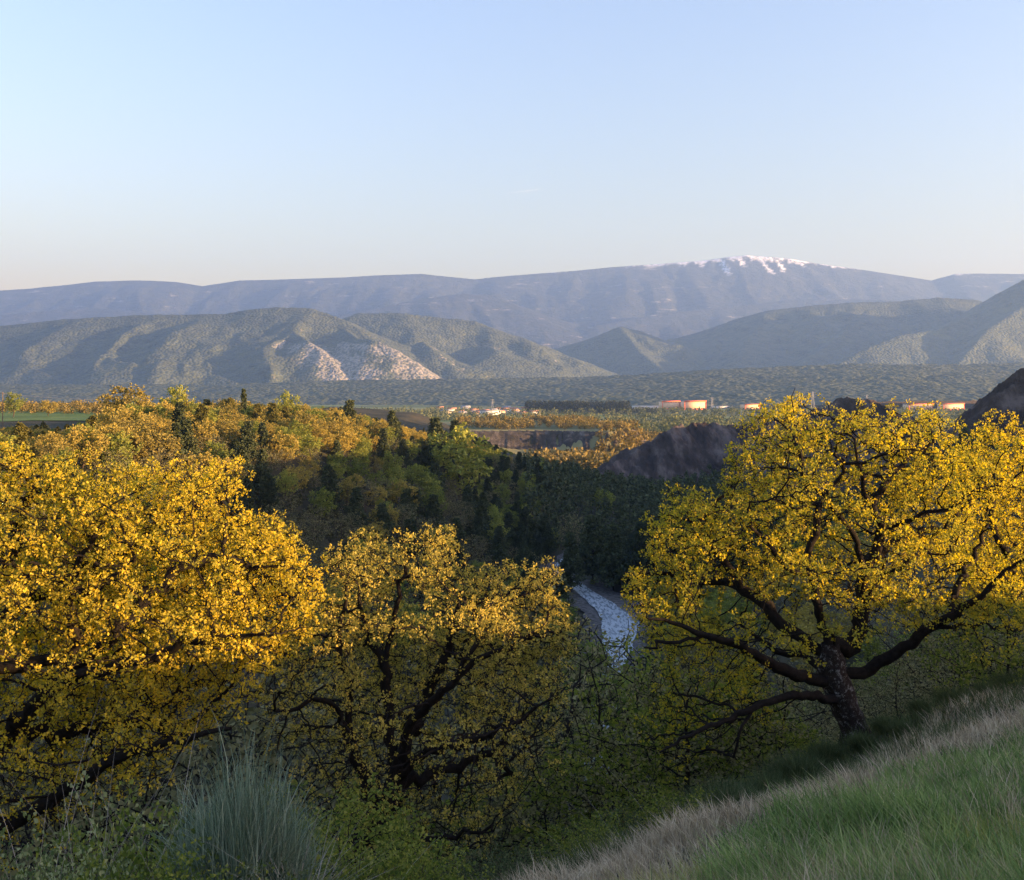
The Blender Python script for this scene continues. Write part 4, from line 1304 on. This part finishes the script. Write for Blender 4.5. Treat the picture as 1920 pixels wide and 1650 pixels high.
# ------------------------------------------------------------------ stems, shrubs and grass
def blades(base, h, lean, width, rng, mat, name, segs=3):
    """curved tapering blades; base (n,3), h (n,), lean (n,3) horizontal offset at the tip"""
    n = len(base)
    t = np.linspace(0, 1, segs + 1)
    side = np.stack([-lean[:, 1], lean[:, 0], np.zeros(n)], 1) + rng.normal(size=(n, 3)) * .4 * np.linalg.norm(lean, axis=1)[:, None]
    side[:, 2] *= .2
    side /= np.linalg.norm(side, axis=1)[:, None] + 1e-9
    V = []
    for k, tt in enumerate(t):
        c = base + lean * (tt ** 1.9) + np.array([0, 0, 1.0]) * (h * (tt - .18 * tt * tt))[:, None]
        wd = width[:, None] * (1 - tt) ** .7
        if k < segs: V += [c - side * wd, c + side * wd]
        else: V += [c]
    V = np.stack(V, 1)
    m_ = V.shape[1]; b_ = np.arange(n) * m_
    q = [np.stack([b_ + 2 * k, b_ + 2 * k + 1, b_ + 2 * k + 3, b_ + 2 * k + 2], 1) for k in range(segs - 1)]
    tr = np.stack([b_ + 2 * segs - 2, b_ + 2 * segs - 1, b_ + 2 * segs], 1)
    return mesh(name, V.reshape(-1, 3), [np.concatenate(q), tr] if q else tr, mat)


def crest_t(x, y): return -.70 * (x - .2) + .71 * (y - 8) - .35


rng = np.random.default_rng(21)


def grass(name, label, n, mat, cond, hh, wd, lean_amt, ylim=(4.5, 27), xlim=(-3, 16), seed=0, clump=None):
    r_ = np.random.default_rng(seed)
    y = ylim[0] + (ylim[1] - ylim[0]) * r_.random(n * 6) ** 1.7
    px = r_.uniform(860, 2080, n * 6); x = (px - 960) / F * y
    ok = cond(x, y, px) & (r_.random(n * 6) < .25 + .75 * vnoise(x * 1.7, y * 1.7, seed + 3))
    x, y = x[ok][:n], y[ok][:n]
    if clump:
        c = r_.integers(0, len(x), len(x)); k = np.random.default_rng(seed + 1).random(len(x)) < .6
        cid = (c // clump) * clump % len(x)
        x = np.where(k, x[cid] + r_.normal(size=len(x)) * .05, x); y = np.where(k, y[cid] + r_.normal(size=len(x)) * .06, y)
    z = valley(x, y) - .02
    nn = len(x)
    h = r_.uniform(*hh, nn) * (.35 + .6 * vnoise(x * .9, y * .9, seed + 9) + .55 * vnoise(x * 4, y * 4, seed + 12)) * (1 + .3 * (y - 8) / 12)
    ld = r_.normal(size=(nn, 3)); ld[:, 2] = 0
    ld += np.array([-.75, -.15, 0]); ld /= np.linalg.norm(ld, axis=1)[:, None]
    lean = ld * (h * r_.uniform(.15, lean_amt, nn))[:, None]
    lean[:, 2] = 0
    me = blades(np.stack([x, y, z], 1), h, lean, r_.uniform(wd * .6, wd * 1.3, nn) * (1 + (y - 6) / 14), r_, M[mat], name, 2)
    o = add(name, me); tag(o, label, kind='stuff')
    return o


edge_n = lambda x, y: crest_t(x, y) + 1.1 * fbm(x / 2.2, y / 2.2, 55, 3)
grass('green_grass', 'long green grass on the slope in the lower right corner', 36000, 'grass', lambda x, y, px: (edge_n(x, y) < -.5 - 1.2 * np.clip((1460 - px) / 250, 0, 2.2)) & (crest_t(x, y) > -9), (.14, .44), .0080, .9, (5, 22), seed=31, clump=9)
grass('dry_grass', 'pale dry grass in a band along the crest of the slope', 40000, 'grass_dry', lambda x, y, px: (edge_n(x, y) > -1.1 - 1.6 * np.clip((1460 - px) / 250, 0, 2.4)) & (crest_t(x, y) < 3.5), (.10, .32), .0058, .9, (6, 27), seed=41, clump=7)
grass('dry_grass', 'straw coloured stalks mixed into the green grass', 9000, 'grass_dry', lambda x, y, px: (crest_t(x, y) < -1) & (crest_t(x, y) > -9), (.25, .55), .0034, .7, (5, 20), seed=51)
grass('yellow_grass', 'yellow green grass tufts in the bottom right corner', 11000, 'grass_yellow', lambda x, y, px: (np.hypot(px - 1880, (y - 6.6) * 150) < 190) | (np.hypot(px - 1580, (y - 7.0) * 150) < 110) | (np.hypot(px - 1240, (y - 7.6) * 150) < 110), (.16, .36), .003, .8, (5.2, 10), seed=61, clump=12)
grass('green_grass', 'dark weeds and grass on the slope below the crest', 22000, 'scrub', lambda x, y, px: (edge_n(x, y) > 1.2) & (crest_t(x, y) < 9), (.15, .45), .005, .8, (9, 30), seed=71)


def broom_meshes(n, h, spread, wd, mat, seed, side=2, arch=.25):
    """a shrub of upright rush-like stems fanning from one base"""
    r_ = np.random.default_rng(seed)
    a = r_.uniform(0, 2 * pi, n); rr_ = spread * np.sqrt(r_.random(n))
    tip = np.stack([np.cos(a) * rr_, np.sin(a) * rr_, np.zeros(n)], 1)
    b_ = tip * .22 + r_.normal(size=(n, 3)) * .03; b_[:, 2] = 0
    hh = h * (1 - .42 * (rr_ / spread) ** 2) * r_.uniform(.62, 1.0, n)
    lean = tip * .9
    bl = [(b_, hh, lean, np.full(n, wd))]
    for s in range(side):
        t = r_.uniform(.25, .85, n)
        st = b_ + lean * (t ** 1.9)[:, None] + np.array([0, 0, 1.0]) * (hh * (t - .18 * t * t))[:, None]
        l2 = lean * .35 + r_.normal(size=(n, 3)) * np.array([1, 1, 0]) * h * .06
        bl.append((st, hh * r_.uniform(.18, .4, n), l2, np.full(n, wd * .7)))
    B, Hh, L, W_ = (np.concatenate([q[k] for q in bl]) for k in range(4))
    return blades(B, Hh, L, W_, r_, M[mat], 'stems', 3)


def shrub(name, cat, parts, loc, label, group=None, rz=0, s=1.0):
    o = bpy.data.objects.new(name, None); col.objects.link(o)
    o.location = loc; o.rotation_euler = (0, 0, rz); o.scale = (s, s, s)
    tag(o, label, cat, group)
    for nm, me in parts:
        c = add(nm, me, o); c['kind'] = 'stuff'
    return o


def ground_at(px, d, dz=-.05):
    x = (px - 960) / F * d
    return (x, d, H(x, d) + dz)


def dead_twigs(n, L, seed, up=.6):
    r_ = np.random.default_rng(seed)
    a = r_.uniform(0, 2 * pi, n); d = np.stack([np.cos(a), np.sin(a), np.zeros(n)], 1)
    l = L * r_.uniform(.4, 1.1, n)
    return blades(r_.normal(size=(n, 3)) * np.array([.08, .08, .02]), l * up * r_.uniform(.3, 1.2, n), d * l[:, None], np.full(n, .0045), r_, M['dry_twig'], 'dead_twigs', 5)


# the blue green broom and its neighbours at the lower left
for (px, d, top, sp, n, sd, lb) in ((455, 9.2, 1362, .80, 1150, 1, 'tall blue green broom bush with upright stems in front of the oaks'),
                                    (372, 9.8, 1420, .50, 420, 2, 'smaller blue green broom bush touching the left side of the tall one'),
                                    (530, 9.6, 1420, .48, 400, 3, 'shorter broom bush leaning right beside the tall blue green one')):
    g0 = ground_at(px, d)
    hh = (HOR - top) / F * d - g0[2]
    shrub('broom_bush', 'bush', [('stems', broom_meshes(n, hh * 1.12, sp, .0062, 'broom', sd, 4))], g0, lb, 'broom bushes at the lower left')
g0 = ground_at(560, 8.8)
shrub('dead_bush', 'bush', [('dead_twigs', dead_twigs(150, 1.0, 4, 1.1))], (g0[0], g0[1], g0[2] + .35), 'dead pale twiggy bush splayed at the foot of the broom')


def leafy_bush(h, r, n, leaf, mat, seed, per=6, tendrils=16):
    r_ = np.random.default_rng(seed)
    a = r_.uniform(0, 2 * pi, n); q = r * np.sqrt(r_.random(n))
    hh = h * (1 - .5 * (q / r) ** 2) * r_.uniform(.5, 1.1, n)
    tip = np.stack([np.cos(a) * q, np.sin(a) * q, np.zeros(n)], 1)
    lean = tip + r_.normal(size=(n, 3)) * np.array([.08, .08, 0])
    st = blades(tip * .15, hh, lean, np.full(n, .006), r_, M['twig'], 'stems', 4)
    pts = []
    for t in np.linspace(.35, 1, 9):
        pts.append(tip * .15 + lean * t ** 1.9 + np.array([0, 0, 1.0]) * (hh * (t - .18 * t * t))[:, None] + r_.normal(size=(n, 3)) * .05)
    pts = np.concatenate(pts)
    lv = leaves(pts, None, per, leaf, leaf * 1.2, r_, M[mat], 'leaves')
    out = [('stems', st), ('leaves', lv)]
    if tendrils:
        aa = r_.uniform(0, 2 * pi, tendrils); L = r * r_.uniform(.5, 1.3, tendrils)
        d = np.stack([np.cos(aa), np.sin(aa), np.zeros(tendrils)], 1)
        out.append(('tendrils', blades(d * r * .2, h * r_.uniform(.8, 1.5, tendrils), d * L[:, None], np.full(tendrils, .0026), r_, M['dry_twig'], 'tendrils', 6)))
    return out


M['bramble'] = leaf_mat('bramble_leaf', [(0, (.08, .12, .05)), (.6, (.19, .23, .09)), (1, (.40, .43, .22))], .4)
bA = leafy_bush(1.3, 1.0, 230, .027, 'bramble', 5)
bB = leafy_bush(1.1, .9, 200, .033, 'green_leaf', 6, tendrils=6)
bC = leafy_bush(1.0, 1.0, 200, .030, 'scrub', 7, tendrils=3)
for k, (px, d, top, bs, lb) in enumerate((
        (40, 8.6, 1490, bA, 'tangled bramble with pale curling tendrils in the bottom left corner'),
        (170, 8.8, 1500, bA, 'bramble bush with light green leaves right of the corner bramble'),
        (290, 9.4, 1450, bB, 'leafy green bush just left of the blue green broom'),
        (130, 10.5, 1420, bA, 'taller bramble with long thin shoots behind the bottom left bushes'),
        (380, 8.2, 1590, bB, 'low green bush under the left part of the broom'),
        (240, 7.6, 1600, bB, 'low green leafy bush at the bottom edge below the brambles'),
        (470, 7.6, 1640, bC, 'dark low bush at the bottom edge under the broom'),
        (660, 10.5, 1540, bB, 'green oak scrub right of the dead twiggy bush'),
        (760, 11.0, 1570, bB, 'yellow green scrub under the middle oak trunk'),
        (620, 8.4, 1650, bC, 'dark low bush at the bottom edge right of the dead twigs'),
        (870, 11.5, 1600, bC, 'dark green scrub below the middle oak near the dry grass'),
        (960, 13.0, 1575, bC, 'dark bushy scrub beside the lower end of the dry grass'),
        (1110, 15.5, 1520, bB, 'bright green bush at the upper edge of the dry grass band'),
        (1190, 17.0, 1500, bC, 'dark green bush uphill of the bright green bush'),
        (1260, 17.5, 1460, bB, 'green leafy bush below the young oaks left of the great oak'))):
    g0 = ground_at(px, d)
    hh = (HOR - top) / F * d - g0[2]
    src = bs
    h0 = {id(bA): 1.3, id(bB): 1.1, id(bC): 1.0}[id(bs)]
    o = shrub('bramble_bush' if bs is bA else 'leafy_bush', 'bush', src, g0, lb, None, float(rng.uniform(0, 6)), max(hh, .5) / h0)
    if hh > 2.2: o.scale = (o.scale[0] * .7, o.scale[1] * .7, o.scale[2])

# dark soft brooms along the crest round the foot of the great oak
dkA = [('stems', broom_meshes(1500, 1.5, .95, .006, 'scrub', 8, 3))]
dkB = [('stems', broom_meshes(1300, 1.2, 1.05, .006, 'scrub', 9, 3))]
for k, (px, d, top, lb) in enumerate((
        (1500, 22.0, 1395, 'dark soft broom left of the great oak foot'), (1440, 20.5, 1425, 'dark broom two bushes left of the great oak foot'),
        (1365, 19.5, 1445, 'dark broom above the middle of the dry grass band'), (1550, 23.0, 1372, 'dark broom against the left of the great oak foot'),
        (1660, 24.0, 1335, 'dark broom against the right of the great oak foot'), (1725, 25.0, 1300, 'broad dark broom right of the great oak'),
        (1790, 25.5, 1275, 'tall dark broom halfway to the right picture edge'), (1850, 26.5, 1262, 'dark broom next to the last one on the right'),
        (1915, 27.0, 1240, 'last dark broom, cut by the right picture edge'), (1300, 18.0, 1480, 'low dark broom above the lower dry grass'),
        (1620, 23.0, 1385, 'low dark broom in front of the great oak roots'), (1690, 22.5, 1350, 'low dark broom on the grass edge right of the roots'))):
    g0 = ground_at(px, d)
    hh = max((HOR - top) / F * d - g0[2], .6)
    shrub('dark_broom', 'bush', dkA if k % 2 else dkB, g0, lb, 'dark brooms along the grass crest', k * 1.3, hh / (1.45 if k % 2 else 1.15))

# ------------------------------------------------------------------ buildings on the plain
def simple(name, c, rough=.8, spec=.15):
    m, nt, b = new_mat(name)
    n = noise(nt, .25, 4, .6)
    nt.links.new(ramp(nt, n, [(.3, tuple(v * .82 for v in c)), (.7, c)]), b.inputs['Base Color'])
    b.inputs['Roughness'].default_value = rough; b.inputs['Specular IOR Level'].default_value = spec
    return m


M['cladding'] = simple('pale_cladding', (.85, .60, .38), .5)
M['orange_trim'] = simple('orange_trim', (.70, .16, .06), .6)
M['white_wall'] = simple('white_wall', (.80, .78, .74))
M['cream_wall'] = simple('cream_wall', (.62, .52, .40))
M['tile_roof'] = simple('tile_roof', (.42, .22, .15))
M['grey_roof'] = simple('grey_roof', (.30, .31, .33))
M['dark_open'] = simple('dark_opening', (.05, .05, .06))
M['steel'] = simple('grey_steel', (.35, .36, .38), .5)
M['pole_wood'] = simple('pole_wood', (.16, .13, .10))


def boxm(name, sx, sy, sz, mat, cx=0, cyy=0, z0=0):
    V = np.array([(cx + a * sx / 2, cyy + b_ * sy / 2, z0 + c_ * sz) for a in (-1, 1) for b_ in (-1, 1) for c_ in (0, 1)])
    f = np.array([(0, 1, 3, 2), (4, 6, 7, 5), (0, 4, 5, 1), (2, 3, 7, 6), (0, 2, 6, 4), (1, 5, 7, 3)])
    return mesh(name, V, f, mat)


def warehouse(px0, px1, top, bot, d, label, rz, trim=True, depth=50):
    x0, _, z1 = P(px0, top, d); x1, _, _ = P(px1, top, d)
    cx = (x0 + x1) / 2; z0 = min(H(cx, d), (HOR - bot) / F * d)
    wd = (x1 - x0) / max(.5, cos(rz) + depth / (x1 - x0) * abs(sin(rz)) * .6); h = z1 - z0
    o = bpy.data.objects.new('warehouse', None); col.objects.link(o); o.location = (cx, d, z0); o.rotation_euler = (0, 0, rz)
    tag(o, label, 'warehouse')
    add('wall', boxm('wall', wd, depth, h * .93, M['cladding' if trim else 'white_wall']), o)
    add('roof', boxm('roof', wd + 1.2, depth + 1.2, h * .07, M['grey_roof'], z0=h * .935), o)
    if trim:
        add('fascia', boxm('fascia', wd + 2.2, .8, h * .13, M['orange_trim'], 0, -depth / 2 - .9, h * .88), o)
        for s in (-1, 1): add('corner_trim', boxm('corner_trim', 1.6, .8, h * .86, M['orange_trim'], s * (wd / 2 - .4), -depth / 2 - .6), o)
        add('base_band', boxm('base_band', wd - 3.2, .6, h * .16, M['orange_trim'], 0, -depth / 2 - .5), o)
    k = max(2, int(wd / 12))
    for i in range(k):
        dd = add('loading_door', boxm('loading_door', 4.2, .4, h * .22 + 1, M['dark_open'], (i + .5) * wd / k - wd / 2, -depth / 2 - (1.0 if trim else .3)), o)
    return o


warehouse(1236, 1274, 751.5, 768, 2500, 'left one of the two big orange lit warehouses on the plain', radians(20), depth=18)
warehouse(1277, 1323, 751, 769.5, 2480, 'right and larger of the two big orange lit warehouses on the plain', radians(20), depth=18)
warehouse(1186, 1234, 760, 766, 2520, 'long low white shed left of the orange lit warehouses', radians(28), False, 20)
warehouse(1388, 1424, 757.5, 766, 2520, 'small bright shed with red edge right of the orange warehouses', radians(30), True, 18)
warehouse(1335, 1384, 761, 767, 2600, 'low shed between the orange warehouses and the small bright shed', radians(25), False, 18)
warehouse(1690, 1752, 757, 765, 2450, 'long bright shed behind the crown of the great oak, left half', radians(28), True, 18)
warehouse(1755, 1810, 756, 765, 2430, 'long bright shed behind the crown of the great oak, right half', radians(28), True, 18)


def house(px, d, wd, dp, h, wm, rm, label, rz):
    x = (px - 960) / F * d; z0 = H(x, d) - .3
    o = bpy.data.objects.new('house', None); col.objects.link(o); o.location = (x, d, z0); o.rotation_euler = (0, 0, rz)
    tag(o, label, 'house', 'houses of the village on the plain')
    add('wall', boxm('wall', wd, dp, h, M[wm]), o)
    r_ = h * .45; e = .6
    V = np.array([(-wd / 2 - e, -dp / 2 - e, h + .02), (wd / 2 + e, -dp / 2 - e, h + .02), (wd / 2 + e, dp / 2 + e, h + .02), (-wd / 2 - e, dp / 2 + e, h + .02), (-wd / 2 - e, 0, h + r_), (wd / 2 + e, 0, h + r_)])
    add('roof', mesh('roof', V, [np.array([(0, 1, 5, 4), (2, 3, 4, 5), (0, 3, 2, 1)]), np.array([(1, 2, 5), (3, 0, 4)])], M[rm]), o)
    for s in (-1, 1): add('window', boxm('window', 1.6, .3, 1.8, M['dark_open'], s * wd * .25, -dp / 2 - .1, h * .4), o)
    add('chimney', boxm('chimney', .8, .8, 1.6, M[wm], wd * .3, dp * .15, h + r_ * .45), o)
    return o


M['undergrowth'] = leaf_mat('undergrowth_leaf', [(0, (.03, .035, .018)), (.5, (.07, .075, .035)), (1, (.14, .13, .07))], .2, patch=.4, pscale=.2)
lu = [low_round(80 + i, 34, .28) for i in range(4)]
r_ = np.random.default_rng(4)


def cover(n, pxr, dr, hh, ok):
    px = r_.uniform(*pxr, n); d = dr[0] + (dr[1] - dr[0]) * r_.random(n); x = (px - 960) / F * d; z = valley(x, d)
    g_ = ok(px, d, x, z)
    return [(a, b_, c_ - .25, r_.uniform(*hh)) for a, b_, c_ in zip(x[g_], d[g_], z[g_])]


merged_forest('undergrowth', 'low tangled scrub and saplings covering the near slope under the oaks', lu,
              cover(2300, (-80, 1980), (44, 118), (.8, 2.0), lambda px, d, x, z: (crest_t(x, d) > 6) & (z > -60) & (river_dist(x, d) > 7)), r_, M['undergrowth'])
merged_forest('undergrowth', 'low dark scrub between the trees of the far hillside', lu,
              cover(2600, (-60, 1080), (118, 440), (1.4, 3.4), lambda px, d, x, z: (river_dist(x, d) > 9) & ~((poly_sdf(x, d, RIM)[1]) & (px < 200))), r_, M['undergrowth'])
rng = np.random.default_rng(8)
walls = ['cream_wall', 'white_wall']; roofs = ['tile_roof', 'tile_roof', 'grey_roof']
for k in range(26):
    px = 826 + k * 7.0 + rng.uniform(-2, 2); d = float(rng.uniform(1900, 2350)); wd = float(rng.uniform(13, 24)); hh = float(rng.uniform(6, 10))
    wm = walls[k % 2]; rm = roofs[int(rng.integers(3))]
    size = 'wide' if wd > 19 else 'narrow' if wd < 16 else 'mid-sized'
    place = 'left end of the village' if px < 870 else 'left of the village mast' if px < 915 else 'just right of the village mast' if px < 955 else 'right end by the dark plantation'
    house(px, d, wd, 11, hh, wm, rm, '%s %s house with %s roof, %s' % (size, 'cream' if wm == 'cream_wall' else 'white', 'red tiled' if rm == 'tile_roof' else 'grey', place) if ' end' in place else
          '%s %s house with %s roof %s' % (size, 'cream' if wm == 'cream_wall' else 'white', 'red tiled' if rm == 'tile_roof' else 'grey', place), float(rng.uniform(.2, .8)))
warehouse(900, 938, 769, 773, 1850, 'long pale greenhouse shed in front of the village houses', radians(12), False, 16)


def mast(px, top, d, label, hgt=None, arms=3):
    x = (px - 960) / F * d; z0 = H(x, d); z1 = (HOR - top) / F * d; h = z1 - z0
    o = bpy.data.objects.new('pylon', None); col.objects.link(o); o.location = (x, d, z0); tag(o, label, 'pylon', 'pylons on the plain')
    b0, b1 = h * .09, h * .015
    for sx_ in (-1, 1):
        for sy_ in (-1, 1):
            pos = np.array([(sx_ * b0, sy_ * b0, 0), (sx_ * b1, sy_ * b1, h)], float)
            add('leg', tubes(pos, np.array([-1, 0]), np.array([.35, .3]), [1], 4, M['steel'], 'leg'), o)
    for a in range(arms):
        z = h * (.72 + .11 * a)
        pos = np.array([(-h * .16, 0, z), (h * .16, 0, z)], float)
        add('cross_arm', tubes(pos, np.array([-1, 0]), np.array([.35, .35]), [1], 4, M['steel'], 'cross_arm'), o)
    V = [];
    pos, par = [], []
    for k in range(9):
        t = k / 8; s = b0 + (b1 - b0) * t; q = 1 if k % 2 else -1
        pos.append((q * s, -s, h * t)); par.append(k - 1)
    add('bracing', tubes(np.array(pos), np.array(par), np.full(9, .22), list(range(1, 9)), 3, M['steel'], 'bracing'), o)


mast(923, 748, 2300, 'tall mast standing over the village houses')
mast(1335, 744, 2550, 'pylon just right of the two orange warehouses')
mast(1625, 740, 2450, 'pylon above the crown of the great oak near its middle')
mast(1524, 734, 2300, 'pylon at the left top of the great oak crown')
mast(868, 762, 2200, 'small mast at the left part of the village')


def pole(px, top, d, label):
    x = (px - 960) / F * d; z0 = H(x, d); z1 = (HOR - top) / F * d
    o = bpy.data.objects.new('power_pole', None); col.objects.link(o); o.location = (x, d, z0); tag(o, label, 'pole', 'wooden power poles on the plateau')
    h = z1 - z0
    add('post', tubes(np.array([(0, 0, -.3), (0, 0, h)], float), np.array([-1, 0]), np.array([.16, .12]), [1], 6, M['pole_wood'], 'post'), o)
    add('cross_arm', boxm('cross_arm', 1.6, .12, .12, M['pole_wood'], 0, -.16, h - .5), o)
    return Vector((x, d - .16, z0 + h - .38))


a_ = pole(5, 735, 300, 'power pole at the left picture edge beside the field')
b_ = pole(350, 738, 300, 'power pole among the golden plateau trees')
n = 24
pts = np.array([tuple(a_.lerp(b_, i / (n - 1)) + Vector((0, 0, -1.6 * (1 - (2 * i / (n - 1) - 1) ** 2)))) for i in range(n)])
o = add('power_line', tubes(pts, np.arange(n) - 1, np.full(n, .035), list(range(1, n)), 4, M['steel'], 'power_line'))
tag(o, 'thin cable sagging between the two power poles on the plateau', 'cable')

# green strip of field on the plateau
m, nt, b = new_mat('green_field')
nt.links.new(ramp(nt, noise(nt, .08, 5, .6), [(.3, (.07, .13, .03)), (.7, (.13, .19, .05))]), b.inputs['Base Color'])
xs, ys = np.linspace(-330, -118, 60), np.linspace(380, 640, 60)
X, Y = np.meshgrid(xs, ys, indexing='ij')
Z = valley(X, Y) + .25
o = add('field', mesh('field', np.stack([X, Y, Z], -1).reshape(-1, 3), grid_faces(60, 60), m, True)); tag(o, 'bright green field strip on the left plateau', kind='structure')

# a short condensation trail high up
m, nt, b = new_mat('contrail'); b.inputs['Base Color'].default_value = (.75, .75, .75, 1)
p0, p1 = P(952, 362, 30000), P(1012, 355, 31500)
pts = np.array([np.array(p0) + (np.array(p1) - np.array(p0)) * t for t in np.linspace(0, 1, 8)])
o = add('contrail', tubes(pts, np.arange(8) - 1, np.array([.5, .8, 1, 1.2, 1.2, 1, .8, .5]), list(range(1, 8)), 5, m, 'contrail')); tag(o, 'faint short white trail in the clear sky', 'contrail')
# dead shoot standing over the crown
pts = np.array([P(1488, 775, 26), P(1486, 757, 26), P(1484, 745, 26), P(1491, 727, 26)])
o = add('dead_shoot', tubes(pts - pts[0], np.arange(4) - 1, np.array([.02, .016, .012, .006]), [1, 2, 3], 4, M['bark'], 'dead_shoot'))
o.parent = bpy.data.objects['oak_tree']; o.location = pts[0] - np.array(bpy.data.objects['oak_tree'].location)
